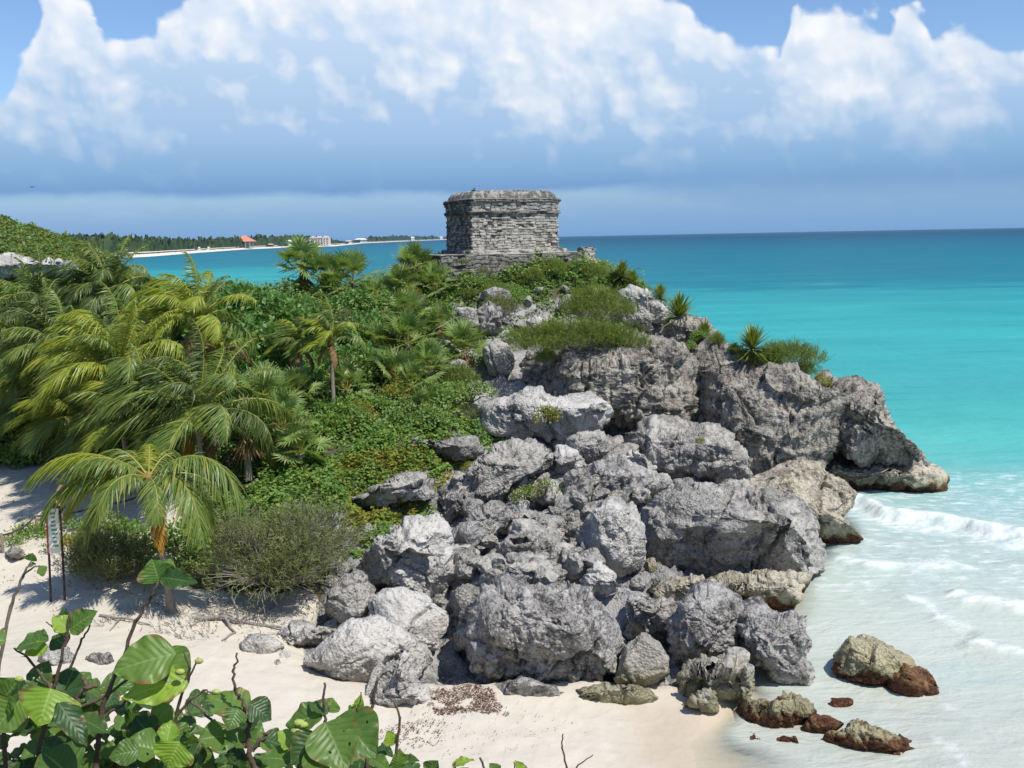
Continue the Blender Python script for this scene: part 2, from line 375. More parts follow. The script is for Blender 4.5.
MAT['bark'] = plain('brown_bark', (.12, .085, .06), .85, .35, 20, .2, .02)

# ------------------------------------------------------------------ rocks: outline, distance, half depth
# (name, label, polygon, Y, half depth, material, style)
ROCKS = [
 ('cliff_block', 'tall fluted grey cliff face below the feathery green shrub', [(515,388),(519,366),(528,352),(560,344),(600,334),(640,334),(672,338),(692,348),(696,372),(693,400),(700,425),(690,442),(640,448),(600,440),(540,430),(520,410)], 47.5, 4.2, 'cliff', 'cliff'),
 ('cliff_headland', 'big overhanging grey headland wall right of the fluted cliff, its top edge overgrown', [(692,362),(705,345),(722,346),(745,352),(770,358),(800,370),(825,385),(845,392),(856,410),(850,436),(835,452),(815,470),(800,496),(760,502),(715,492),(690,472),(686,430),(690,395)], 48.5, 4.2, 'cliff', 'cliff'),
 ('cliff_headland', 'seaward end of the grey headland tapering down to a low buff point in the surf', [(806,378),(836,386),(856,379),(873,385),(882,395),(885,414),(899,432),(914,449),(922,465),(940,476),(942,488),(925,494),(898,488),(880,472),(858,456),(836,448),(812,440),(800,410)], 49.0, 3.4, 'cliff', 'cliff'),
 ('tidal_rock', 'buff undercut rock at the headland tip lapped by waves', [(812,478),(835,462),(860,458),(885,462),(910,462),(928,470),(940,478),(941,490),(915,496),(880,498),(845,498),(818,494)], 48.0, 2.4, 'tan', 'block'),
 ('cliff_spur', 'grey rock spur with a pale streak, under the headland cliff', [(622,440),(640,425),(652,418),(668,424),(690,430),(715,428),(735,438),(747,452),(752,470),(742,482),(720,486),(690,484),(665,476),(640,462)], 43.5, 3.0, 'grey', 'cliff'),
 ('boulder', 'long flat-topped grey slab with a tuft of yellow-green shrub on it', [(632,548),(630,528),(643,507),(662,490),(690,482),(720,484),(755,491),(790,497),(812,508),(820,528),(827,550),(827,573),(800,573),(770,576),(735,578),(700,576),(665,578),(642,566)], 36.5, 2.4, 'grey', 'slab'),
 ('boulder', 'buff boulder with rust-brown weedy foot, behind the long flat slab', [(738,492),(755,474),(775,462),(800,457),(825,464),(848,474),(859,492),(853,508),(843,518),(852,527),(863,538),(846,545),(818,546),(800,530),(770,515)], 40.0, 1.9, 'tan', 'round'),
 ('rock_ledge', 'pale striated shelf pointing seaward beneath the long flat slab', [(705,585),(740,574),(790,570),(819,576),(803,590),(795,606),(778,617),(756,610),(735,600),(712,598)], 33.6, 1.5, 'tan', 'block'),
 ('boulder', 'pale wedge of rock under the left end of the long flat slab', [(642,586),(660,578),(690,576),(716,580),(720,598),(700,610),(675,604),(652,598)], 33.2, 1.3, 'tan', 'block'),
 ('boulder', 'jagged honeycombed dark grey rock near the water, left half of a pair', [(671,646),(677,625),(690,608),(697,592),(716,589),(737,600),(744,618),(738,640),(718,658),(692,670),(673,662)], 30.6, 1.5, 'grey2', 'pit'),
 ('boulder', 'jagged dark grey rock standing at the water edge, right half of a pair', [(734,608),(752,603),(776,613),(792,607),(808,617),(814,640),(806,660),(807,686),(793,695),(776,688),(772,668),(754,654),(738,634)], 30.2, 1.3, 'grey2', 'pit'),
 ('boulder', 'grey rock with olive base in front of the jagged honeycombed rock', [(673,697),(679,681),(693,666),(718,659),(738,651),(752,660),(754,680),(762,692),(747,702),(722,706),(692,704)], 28.2, 1.2, 'tide', 'block'),
 ('rock', 'small olive-yellow rock sitting on sand in front of the olive-based rock', [(682,704),(698,691),(716,684),(721,698),(719,711),(700,713)], 26.8, .5, 'tide', 'block'),
 ('rock', 'low grey rock standing at the water edge with brown weed skirt', [(736,712),(744,699),(768,697),(784,688),(800,694),(819,704),(822,718),(802,731),(772,734),(748,724)], 26.0, .9, 'sea', 'block'),
 ('sea_rock', 'tall pale wedge rock in the shallows, the most seaward of the rocks', [(834,664),(842,635),(862,641),(886,651),(908,662),(914,680),(897,694),(868,691),(845,683)], 28.6, 1.0, 'sea', 'block'),
 ('sea_rock', 'red-brown weed mound joined to the right end of the pale wedge rock', [(888,676),(900,662),(922,667),(942,684),(936,698),(910,704),(892,696)], 28.0, .8, 'weed', 'block'),
 ('sea_rock', 'brown weed-crusted rock with a yellow peak, nearest rock in the water', [(812,744),(832,738),(850,724),(871,717),(892,728),(911,738),(917,752),(895,760),(862,763),(835,757)], 24.4, 1.0, 'sea', 'block'),
 ('sea_rock', 'flat red-brown weedy rock awash between the two sea rocks and the shore', [(820,707),(832,699),(851,700),(856,706),(842,712),(824,713)], 26.6, .4, 'weed', 'round'),
 ('sea_rock', 'low weedy mound beside the grey water-edge rock', [(796,732),(808,716),(828,714),(846,724),(840,733),(815,738)], 25.4, .5, 'weed', 'round'),
 ('sea_rock', 'thin orange-brown weed rock awash at the end of the sand', [(768,742),(782,735),(802,738),(808,745),(790,749)], 24.6, .35, 'weed', 'round'),
 ('sea_rock', 'tiny brown weed rock on wet sand, leftmost of the weed rocks', [(746,741),(752,733),(761,737),(760,747),(751,748)], 24.7, .3, 'weed', 'round'),
 ('boulder', 'huge pitted grey boulder overhanging the sand, largest in front', [(461,628),(469,611),(486,596),(503,585),(528,576),(557,572),(578,580),(596,590),(616,604),(628,622),(630,640),(624,657),(620,673),(596,686),(566,690),(537,683),(513,673),(493,664),(473,646)], 30.2, 2.3, 'grey2', 'pit'),
 ('boulder', 'rounded olive-footed boulder right of the huge pitted boulder', [(614,684),(624,645),(642,632),(657,644),(668,658),(668,673),(642,688)], 28.8, 1.0, 'tide', 'round'),
 ('rock', 'long low slab lying on the sand below the huge pitted boulder', [(566,694),(592,683),(628,686),(657,694),(657,704),(618,706),(580,703)], 26.6, .7, 'tide', 'slab'),
 ('rock', 'flat grey rock half buried in sand by the brown seaweed patch', [(490,690),(508,680),(530,680),(556,688),(566,696),(540,699),(508,697)], 26.5, .6, 'grey2', 'slab'),
 ('boulder', 'small pale pyramid rock wedged above the huge pitted boulder', [(578,584),(588,572),(600,562),(615,575),(624,592),(605,598),(586,596)], 32.0, .7, 'white', 'block'),
 ('boulder', 'grey block in the gap between the huge boulder and the honeycombed rock', [(615,606),(630,592),(655,588),(676,600),(690,614),(684,634),(668,642),(648,642),(630,636)], 31.6, 1.3, 'grey', 'block'),
 ('boulder', 'pale-fronted overhanging boulder left of the long flat slab', [(566,542),(572,526),(592,508),(612,495),(632,501),(638,518),(635,540),(638,560),(618,572),(594,566),(572,556)], 35.0, 1.5, 'white', 'block'),
 ('boulder', 'broad whitish slab leaning up from the dry bush', [(350,562),(362,550),(385,538),(404,518),(428,512),(448,520),(460,546),(454,575),(434,596),(402,600),(374,596),(358,580)], 32.6, 1.6, 'white', 'block'),
 ('boulder', 'egg-shaped grey boulder against the dry bush', [(321,604),(330,586),(346,569),(362,572),(374,589),(370,606),(354,624),(330,622)], 31.0, .9, 'grey', 'round'),
 ('boulder', 'pale smooth boulder with a hollow in its left side', [(365,615),(373,598),(396,592),(426,597),(450,612),(454,634),(438,650),(416,652),(394,644),(374,632)], 30.2, 1.1, 'white', 'round'),
 ('boulder', 'white worn boulder sloping down to the sand', [(304,662),(322,636),(346,621),(377,617),(402,633),(420,650),(424,664),(406,675),(378,683),(356,682),(328,677)], 28.8, 1.2, 'white', 'round'),
 ('boulder', 'white pitted rock standing on the sand, foremost of the pale boulders', [(362,697),(369,668),(386,647),(410,640),(422,656),(419,684),(428,708),(418,719),(391,715),(366,704)], 27.2, .9, 'white', 'block'),
 ('rock_outcrop', 'slanting grey outcrop rising out of the green creepers', [(345,502),(374,487),(408,472),(430,467),(440,478),(437,501),(418,507),(386,515),(360,512)], 36.5, 1.3, 'grey', 'block'),
 ('rock_outcrop', 'low grey ledge at the top of the creeper patch', [(394,447),(415,437),(446,440),(476,437),(484,453),(456,460),(418,458)], 40.0, 1.2, 'grey', 'slab'),
 ('rock_outcrop', 'long rough grey ridge climbing from the pale slabs to the gully', [(436,492),(456,478),(476,466),(499,447),(526,443),(556,440),(560,456),(533,470),(511,484),(493,510),(464,519),(444,513)], 38.0, 1.5, 'grey', 'pit'),
 ('boulder', 'light angular block perched at the end of the grey ridge', [(551,472),(560,448),(572,450),(587,460),(582,472),(565,481)], 38.4, .8, 'white', 'block'),
 ('boulder', 'upright grey block below the light angular block', [(566,478),(572,470),(584,470),(594,486),(591,503),(576,507),(566,494)], 37.0, .7, 'grey', 'block'),
 ('boulder', 'dark slab at the left foot of the grey ridge, above the gully', [(455,540),(462,526),(480,508),(500,505),(505,524),(484,542),(466,548)], 34.4, .9, 'grey', 'block'),
 ('boulder', 'brownish grey block in the gully next to the broad whitish slab', [(450,572),(458,554),(474,549),(492,563),(484,577),(462,580)], 32.8, .8, 'grey', 'block'),
 ('boulder', 'cracked flat slab in the middle of the gully', [(490,548),(512,530),(540,528),(556,540),(548,560),(520,566),(498,562)], 33.8, 1.0, 'grey', 'slab'),
 ('boulder', 'split grey block at the top of the gully', [(500,530),(512,510),(530,506),(546,514),(548,530),(526,538)], 35.4, .8, 'grey', 'block'),
 ('boulder', 'smooth sloping slab just above the huge pitted boulder', [(488,592),(500,572),(524,562),(552,560),(572,572),(560,584),(528,590)], 32.2, 1.1, 'grey', 'slab'),
 ('boulder', 'dark angular rock at the left edge of the huge pitted boulder', [(448,612),(452,590),(468,580),(486,588),(484,606),(468,626),(456,630)], 31.2, .9, 'grey', 'block'),
 ('rock_ledge', 'long pale shelf with a small leafy shrub on it, at the foot of the cliff', [(462,415),(486,405),(512,398),(528,391),(553,396),(582,393),(617,386),(622,404),(608,422),(594,430),(576,443),(547,441),(518,438),(489,430)], 43.0, 1.9, 'white', 'slab'),
 ('boulder', 'grey block under the right end of the pale shelf', [(557,446),(576,438),(592,430),(604,430),(610,452),(592,466),(570,458)], 40.2, 1.0, 'grey', 'block'),
 ('rock_outcrop', 'lumpy grey mass in the middle of the slope', [(582,474),(600,462),(618,460),(636,464),(648,480),(650,496),(632,508),(604,505),(586,492)], 38.6, 1.3, 'grey2', 'pit'),
 ('boulder', 'pale leaning block in the hollow under the rock spur', [(618,458),(632,446),(646,452),(656,468),(648,480),(628,474)], 40.6, .9, 'white', 'block'),
 ('boulder', 'bluish grey rock in the dark hollow above the long slab', [(634,482),(648,468),(664,474),(672,488),(656,496),(640,498)], 39.2, .8, 'white', 'block'),
 ('boulder', 'rounded grey boulder high on the left among fan palms', [(447,320),(458,308),(474,310),(479,326),(470,334),(454,332)], 52.0, .9, 'grey', 'round'),
 ('boulder', 'dark upright boulder right of the rounded high boulder', [(478,312),(488,298),(500,308),(506,330),(494,340),(481,332)], 52.0, 1.0, 'grey', 'block'),
 ('boulder', 'hanging grey boulder beside the dark cleft', [(484,352),(494,338),(508,344),(517,362),(507,378),(491,374)], 48.6, .9, 'grey', 'round'),
 ('boulder', 'small grey stone left of the hanging boulder, under a fan palm', [(446,368),(456,358),(466,362),(468,374),(454,380)], 47.6, .7, 'grey', 'round'),
 ('boulder', 'pale upright rock right of the feathery shrub near the top', [(613,298),(630,284),(648,290),(658,316),(652,336),(628,326)], 54.0, 1.2, 'white', 'block'),
 ('boulder', 'small pale block at the skyline beside the spiky plant', [(648,302),(660,300),(670,314),(664,326),(652,320)], 54.4, .8, 'white', 'block'),
 ('boulder', 'brownish crag at the skyline below the largest spiky plant', [(662,338),(668,318),(690,318),(712,326),(722,344),(706,354),(680,350)], 51.5, 1.6, 'cliff', 'cliff'),
 ('boulder', 'pinkish jagged crest at the seaward top of the headland', [(832,392),(842,384),(858,378),(876,384),(882,396),(878,410),(852,408)], 49.6, 1.1, 'tan', 'pit'),
 ('boulder', 'whitish stone in the bushes below the temple platform', [(556,302),(566,294),(580,298),(584,310),(566,314)], 54.5, .8, 'white', 'round'),
 ('boulder', 'pale stone at the left end of the feathery shrub', [(526,322),(536,314),(546,320),(548,334),(532,334)], 52.0, .7, 'white', 'round'),
 ('boulder', 'low grey stone on the bare slope left of the feathery shrub', [(480,292),(494,286),(508,290),(514,300),(496,304)], 54.0, .8, 'grey', 'round'),
 ('boulder', 'grey rock under bushes at the left brow of the hill', [(372,300),(384,291),(400,292),(406,304),(388,309)], 54.0, .9, 'grey', 'block'),
 ('rock', 'small white rock on the sand behind the foreground leaves', [(38,664),(48,650),(62,646),(74,656),(70,668),(50,670)], 26.4, .5, 'white', 'block'),
 ('rock', 'flat grey stone half sunk in sand near the leaning palm', [(86,658),(94,653),(108,655),(112,662),(98,664)], 26.8, .35, 'grey', 'round'),
 ('rock', 'dark stone beside the sign posts at the path edge', [(5,553),(12,546),(24,549),(26,558),(12,560)], 34.0, .5, 'grey', 'round'),
 ('rock', 'low white rock on the sand beside the driftwood', [(238,648),(250,636),(272,634),(284,646),(268,656),(248,656)], 29.0, .6, 'white', 'round'),
 ('rock', 'pale rubbly rock at the foot of the dry bush', [(278,638),(290,624),(312,622),(330,630),(322,644),(296,648)], 29.8, .7, 'white', 'block'),
]
def fit_depth(r):
    """stand the low rocks on the sand or the sea bed instead of letting them sink"""
    nm, lab, poly, Y, T, mt, st = r; a = np.array(poly, float); py = a[:, 1].max()
    Y = Y - 2.3 * float(sstep(py, 490, 590)) if nm not in ('cliff_headland', 'tidal_rock', 'sea_rock') else Y
    zf = -.22 if (nm in ('sea_rock', 'cliff_headland', 'tidal_rock') or a[:, 0].mean() > 730) else .2
    Y = min(Y, G(a[:, 0].mean(), py, zf)[1] + .4 * T)
    return (nm, lab, poly, Y, T, mt, st)
def poly_c(poly):
    a = np.array(poly, float); x, y = a[:, 0], a[:, 1]; x2, y2 = np.roll(x, -1), np.roll(y, -1)
    cr = x * y2 - x2 * y; A = cr.sum() / 2
    return ((x + x2) * cr).sum() / (6 * A), ((y + y2) * cr).sum() / (6 * A)

ROCKS = [fit_depth(r) for r in ROCKS]
ROCKS.append(('rock_bluff', 'long pale grey bluff below the green hill at the far left', [(-60,258),(-20,256),(20,255),(50,258),(82,262),(88,270),(70,279),(30,282),(-20,286),(-60,284)], 104, 5.0, 'white', 'cliff'))

# ------------------------------------------------------------------ terrain
ctrl = []
def cz(px, py, z): p = G(px, py, z); ctrl.append(p)
def cy(px, py, Y): ctrl.append(P(px, py, Y))
for a in [(420,740,.4),(540,745,.4),(640,720,.14),(690,768,-.02),(640,768,.2),(700,712,-.02),(300,690,.7),(230,650,1.0),(172,613,1.2),(100,620,1.25),(40,625,1.3),(20,560,1.7),(60,530,1.9),(20,480,2.4),(-20,470,2.5),(100,500,2.2),(480,700,.5),(560,702,.35),(655,700,.2),(730,722,-.12),(760,755,-.25),(830,722,-.5),(830,600,-.5),(845,650,-.6),(790,705,-.35),(900,765,-.6),(1000,740,-.9),(1100,740,-1.1),(900,620,-.7),(1000,600,-1),(1200,600,-1.4),(850,565,-.5),(880,530,-.8),(1000,500,-1.5),(960,480,-1.4),(1200,480,-2), (-60,560,1.8),(-60,640,1.3)]: cz(*a)
for a in [(310,296,55),(350,300,54),(240,300,54),(180,310,52),(280,330,49),(250,380,45),(300,412,43),(400,450,39.5),(350,540,33),(270,602,30),(440,400,44),(410,350,49),(430,300,54),(470,345,50),(120,440,44),(60,445,45),(180,480,37),(230,540,33),(330,470,37.5),(380,420,41.5),(460,275,57),(530,265,58),(600,270,57.5),(640,285,56),(560,330,51),(600,325,51.5),(150,300,62),(40,330,60),(100,330,58),(-40,330,60),(560,262,60),(500,262,60),
          (740,350,51),(790,372,51),(840,390,51),(720,346,53), (600,470,41),(520,490,38.5),(470,540,35),(600,560,36),(540,440,42.5)]: cy(*a)
for a in [(-1.5,61,11.0),(5,61,10.2),(0,66,9.5),(6,66,6.5),(10,63,6),(14,58,4.5),(17,54,.6),(23,49,-1.6),(21,45,-1.2),(25,58,-2),(14,68,-1.5),(5,73,-1.5),(-5,74,-1),(-15,72,1),(-25,76,4),(-35,82,3),(-20,84,-1.5),(-8,90,-3),(-30,95,-2),(10,95,-4),(30,90,-4),(40,70,-3),(45,40,-2.2),(45,25,-1.6),(-36,100,-1),(-70,125,9),(-20,120,-4),(-45,175,-4),(0,140,-5),(-30,150,-4)]: ctrl.append(np.array(a, float))
for a in [(-20,286,104),(20,288,104),(60,288,106),(95,288,110),(-20,256,114),(20,258,114),(60,262,116),(0,222,160),(40,232,162),(70,244,164),(95,252,170),(-60,212,160),(-120,210,150),(112,262,140)]: cy(*a)
for a in [(0,-8,10.2),(-6,-8,10.2),(6,-8,10.2),(0,3.0,10.2),(-3,3.0,10.2),(3,3,10.1),(-7,3,10.3),(8,2,9.8),(0,7.5,4.5),(-6,8,5),(6,8,4),(0,13,1.2),(-8,14,2.2),(8,14,.6),(14,16,-.2),(12,6,5),(-14,5,11),(-14,14,4.5),(-25,10,10),(-25,20,5),(-20,26,2.2),(-32,32,3),(-45,40,5),(-60,60,8),(20,14,-.6),(25,10,-.8),(40,10,-1.5),(18,3,4),(-45,10,12),(-45,-8,14)]: ctrl.append(np.array(a, float))
for r in ROCKS:
    c = P(*poly_c(r[2]), r[3]); a = np.array(r[2], float); hh = (a[:, 1].max() - a[:, 1].min()) / F_ * r[3]
    zc = c[2] - (.22 if hh > 1.2 else .1) * hh
    ctrl.append(np.array([c[0], c[1] + r[4] * .25, max(zc, -.5) if poly_c(r[2])[0] < 720 or r[3] > 31 else -.65]))
ctrl = np.array(ctrl); cxy = ctrl[:, :2]
Dm = np.sqrt(((cxy[:, None] - cxy[None]) ** 2).sum(-1) + .05)
n_ = len(ctrl); Am = np.zeros((n_ + 3, n_ + 3)); Am[:n_, :n_] = Dm - np.eye(n_) * .12
Am[:n_, n_] = 1; Am[:n_, n_ + 1:] = cxy; Am[n_:, :n_] = Am[:n_, n_:].T
wts = np.linalg.solve(Am, np.concatenate([ctrl[:, 2], np.zeros(3)]))
def base_z(x, y):
    x = np.asarray(x, float).ravel(); y = np.asarray(y, float).ravel(); o = np.empty(len(x))
    for s in range(0, len(x), 20000):
        X = x[s:s + 20000]; Y = y[s:s + 20000]
        d = np.sqrt((X[:, None] - cxy[:, 0]) ** 2 + (Y[:, None] - cxy[:, 1]) ** 2 + .05)
        o[s:s + 20000] = d @ wts[:n_] + wts[n_] + wts[n_ + 1] * X + wts[n_ + 2] * Y
    return o
def axis(segs):
    out = []
    for a, b, st in segs: out.append(np.arange(a, b, st))
    return np.concatenate(out + [[segs[-1][1]]])
TX = axis([(-140, -30, 1.0), (-30, 26, .2), (26, 60, .8)]); TY = axis([(-10, 18, .6), (18, 62, .2), (62, 100, .6), (100, 190, 1.0)])
gx, gy = np.meshgrid(TX, TY); fx, fy = gx.ravel(), gy.ravel(); fz = base_z(fx, fy)
ppx, ppy = proj(np.stack([fx, fy, fz], 1))
rockpoly = [(440,300),(520,300),(640,270),(700,300),(960,400),(990,500),(850,600),(780,700),(690,690),(640,672),(560,680),(440,690),(330,670),(300,640),(330,560),(350,480),(440,460),(470,400),(440,350)]
w_rock = inpoly(ppx, ppy, rockpoly).astype(float); w_rock[(fy < 25) | (fy > 62)] = 0
w_rock = np.maximum(w_rock, ((fx > 6) & (fy > 40) & (fy < 75)).astype(float))
w_rock = np.maximum(w_rock, ((fx < -55) & (fy > 100) & (fy < 123)).astype(float))
w_rock[(fz < .25) & (fy < 36)] = 0
w_sand = ((fz < .9) | ((fx < -3.2) & (fy < 43.5) & (fz < 2.9) & (ppy > 462) & (ppx < 330 + (ppy - 560) * .4) & ~((ppx > 180) & (ppy < 590)))).astype(float)
w_sand[(fy < 14)] = 0; w_sand *= (1 - w_rock)
def blur(w, k=3):
    w = w.reshape(gx.shape)
    for _ in range(k):
        w = (w + np.roll(w, 1, 0) + np.roll(w, -1, 0)) / 3; w = (w + np.roll(w, 1, 1) + np.roll(w, -1, 1)) / 3
    return w.ravel()
w_rock = blur(w_rock, 3); w_sand = blur(w_sand, 3)
q = np.stack([fx, fy, fz], 1)
rn = fbm(q * .55, 5, 3) * .55 + fbm(q * 1.6, 3, 11, .55, True) * .16; wd1, wd2, wid = worley(q * np.array([.9, .9, 1.3]), 4)
fz = fz + w_rock * (rn * .75 + (wid - .5) * .55 - np.clip(.12 - (wd2 - wd1), 0, 1) * 3.0 - .62)
fz = fz + (1 - w_rock) * (1 - w_sand) * fbm(q * .5, 4, 21) * .3 * (fy > 20)
fz = fz + w_sand * (fbm(q * .35, 3, 31) * .05 + (fbm(q * 2.2, 3, 33) * .045 - np.clip(.34 - worley(q * np.array([2.2, 2.2, 0]), 35)[0], 0, 1) * .24) * (fz > .2))
hill = ((fx < -45) & (fy > 105)).astype(float); fz = fz + hill * fbm(q * .25, 4, 41) * .8
FZ = fz.reshape(gx.shape)
def hz(x, y):
    x = np.asarray(x, float); y = np.asarray(y, float)
    i = np.clip(np.searchsorted(TX, x) - 1, 0, len(TX) - 2); j = np.clip(np.searchsorted(TY, y) - 1, 0, len(TY) - 2)
    a = np.clip((x - TX[i]) / (TX[i + 1] - TX[i]), 0, 1); b = np.clip((y - TY[j]) / (TY[j + 1] - TY[j]), 0, 1)
    return (FZ[j, i] * (1 - a) + FZ[j, i + 1] * a) * (1 - b) + (FZ[j + 1, i] * (1 - a) + FZ[j + 1, i + 1] * a) * b
def ground_mat():
    m, t, out = material('headland_ground'); p = pos(t)
    wr = t.new('ShaderNodeAttribute', attribute_name='w_rock').outputs['Fac']; ws = t.new('ShaderNodeAttribute', attribute_name='w_sand').outputs['Fac']
    rc = rock_color(t, p, (.36, .35, .335), (.12, .12, .12), .5, .2)
    soil = t.mix(t.noise(p, 2.5, 5, .6), (.05, .045, .028), (.12, .11, .06)); soil = t.mix(t.ss(t.noise(p, .6, 4, .6), .45, .6), soil, (.06, .085, .025))
    z = t.sep(p)[2]
    dry = t.mix(t.noise(p, 3, 6, .7), (.50, .45, .365), (.60, .55, .465)); wet = (.47, .395, .30)
    sand = t.mix(t.ss(t.math('ADD', z, t.math('MULTIPLY_ADD', t.noise(p, .5, 3, .5), .3, -.15)), .3, .05), dry, wet)
    e = t.noise(p, 3.0, 5, .65); thr = lambda w: t.ss(t.math('ADD', w, t.math('MULTIPLY_ADD', e, .7, -.35)), .38, .62)
    c = t.mix(thr(ws), soil, sand); c = t.mix(thr(wr), c, rc)
    nb = rock_bump(t, p); sb = t.bump(t.math('ADD', t.noise(p, 4, 5, .6), t.math('MULTIPLY', t.voro(p, 2.5), .8)), .5, .06)
    nm = t.new('ShaderNodeMix', data_type='VECTOR'); t.put(nm.inputs[0], thr(wr)); t.put(nm.inputs[4], sb); t.put(nm.inputs[5], nb)
    bsdf(t, out, c, .93, nm.outputs[1], .12); return m
mesh('ground', np.stack([fx, fy, fz], 1), [grid_faces(len(TY), len(TX))], ground_mat(), smooth=True, attrs={'w_rock': w_rock, 'w_sand': w_sand})['kind'] = 'structure'

# ------------------------------------------------------------------ sea
SX = axis([(-14000, -3000, 1000), (-3000, -300, 150), (-300, -40, 10), (-40, 2, 2), (2, 42, .16), (42, 300, 6), (300, 3000, 150), (3000, 14000, 1000)])
SY = axis([(-40, 18, 2), (18, 58, .16), (58, 140, 1.2), (140, 600, 6), (600, 3000, 60), (3000, 14000, 500)])
sx, sy = np.meshgrid(SX, SY); ux, uy = sx.ravel(), sy.ravel(); N = len(ux)
near = (ux > -3) & (ux < 44) & (uy > 17) & (uy < 142)
amp = sstep(uy, 20, 60) * .09 * sstep(-uy, -600, -140) + .01
q2 = np.stack([ux * .22, uy * .55, ux * 0], 1); q3 = np.stack([ux * .9, uy * 1.7, ux * 0], 1)
uz = np.zeros(N); lim = uy < 600
uz[lim] = fbm(q2[lim], 3, 51) * amp[lim] + fbm(q3[lim], 2, 55) * amp[lim] * .25
foam = np.zeros(N)
def pl_dist(x, y, pts):
    pts = np.array([G(px, py, 0)[:2] for px, py in pts]); best = np.full(len(x), 1e9); side = np.zeros(len(x)); along = np.zeros(len(x))
    for k in range(len(pts) - 1):
        a, b = pts[k], pts[k + 1]; ab = b - a; tt = np.clip(((x - a[0]) * ab[0] + (y - a[1]) * ab[1]) / (ab @ ab), 0, 1)
        dx = x - a[0] - tt * ab[0]; dy = y - a[1] - tt * ab[1]; d = np.hypot(dx, dy); s = np.sign(ab[0] * dy - ab[1] * dx)
        c = d < best; best = np.where(c, d, best); side = np.where(c, s, side); along = np.where(c, (k + tt) / (len(pts) - 1), along)
    return best, side, along
WAVES = [ # crest (px), height, front foam width, back foam width, strength
 ([(846,498),(866,508),(884,517),(905,520),(930,523),(955,526),(985,532),(1020,540),(1080,548)], .42, 1.8, .35, 1.15),
 ([(826,558),(850,563),(880,567),(915,569),(945,568),(975,566)], .12, .5, .8, .95),
 ([(903,594),(918,606),(940,618),(958,632)], .08, .35, .6, .85),
 ([(950,594),(968,602),(990,605),(1015,608),(1060,612)], .20, .5, .35, 1.1),
 ([(964,641),(985,646),(1005,652),(1050,658)], .12, .3, .3, 1.05),
 ([(925,735),(945,748),(958,760),(970,775)], .05, .25, .4, .6),
 ([(820,545),(850,540),(880,545),(930,550)], .04, 1.2, 1.2, .5),
 ([(850,500),(900,497),(945,490)], .0, .5, .3, .7),
 ([(900,690),(945,705),(980,720)], .02, .2, .5, .4)]
nb_ = np.where(near)[0]; nx, ny = ux[nb_], uy[nb_]
qn = np.stack([nx, ny, nx * 0], 1); fn = fbm(qn * .9, 4, 61); fn2 = fbm(qn * np.array([1.2, 3.2, 1]), 4, 65, .6)
for pts, h, fw, bw, st in WAVES:
    d, s, al = pl_dist(nx + fn * .35, ny + fn2 * .25, pts); fade = sstep(al, 0, .08) * sstep(1 - al, 0, .12)
    front = s < 0
    uz[nb_] += h * fade * np.where(front, np.exp(-(d / .45) ** 2), np.exp(-(d / 1.3) ** 2)) * (1 + .35 * fn)
    foam[nb_] = np.maximum(foam[nb_], st * fade * np.where(front, np.exp(-(d / fw) ** 1.5), np.exp(-(d / bw) ** 2)))
# broken foam streaks in the wash zone
wash = sstep(ny, 27, 34) * sstep(-ny, -52, -46) * sstep(nx, 7, 11)
foam[nb_] = np.maximum(foam[nb_], wash * np.clip(.34 + fn2 * .36 + fn * .12, 0, .6))
foam[nb_] *= np.clip(.85 + fn2 * .5, .2, 1.2)
depth = np.full(N, 3.0); inn = (ux > TX[0]) & (ux < TX[-1]) & (uy > TY[0]) & (uy < TY[-1])
depth[inn] = uz[inn] - (base_z(ux[inn], uy[inn]))
tt = uy + .12 * (ux - 20) + fbm(np.stack([ux * .05, uy * .09, ux * 0], 1), 3, 71) * np.clip((uy - 35) * .25, 1.5, 30)
tt = tt * (1 - .52 * sstep(-ux, 18, 90) * sstep(uy, 90, 200))
tt = np.clip(tt, 15, 60000)
tab = [(15,(.54,.53,.44)),(30,(.485,.53,.455)),(38,(.43,.53,.47)),(43,(.35,.52,.47)),(47,(.22,.49,.44)),(52,(.12,.43,.385)),(62,(.075,.41,.365)),(90,(.050,.37,.345)),(150,(.034,.33,.325)),(205,(.025,.275,.285)),(232,(.013,.185,.225)),(320,(.011,.16,.21)),(700,(.009,.125,.185)),(1300,(.006,.085,.145)),(2600,(.004,.045,.095)),(60000,(.004,.035,.08))]
lt = np.log([a for a, _ in tab]); colr = np.stack([np.interp(np.log(tt), lt, [c[k] for _, c in tab]) for k in range(3)] + [np.ones(N)], 1)
streak = fbm(np.stack([ux * .02, uy * .12, ux * 0], 1), 3, 81)
colr[:, :3] *= (1 + .10 * streak * sstep(uy, 60, 150) * (uy < 3000))[:, None]
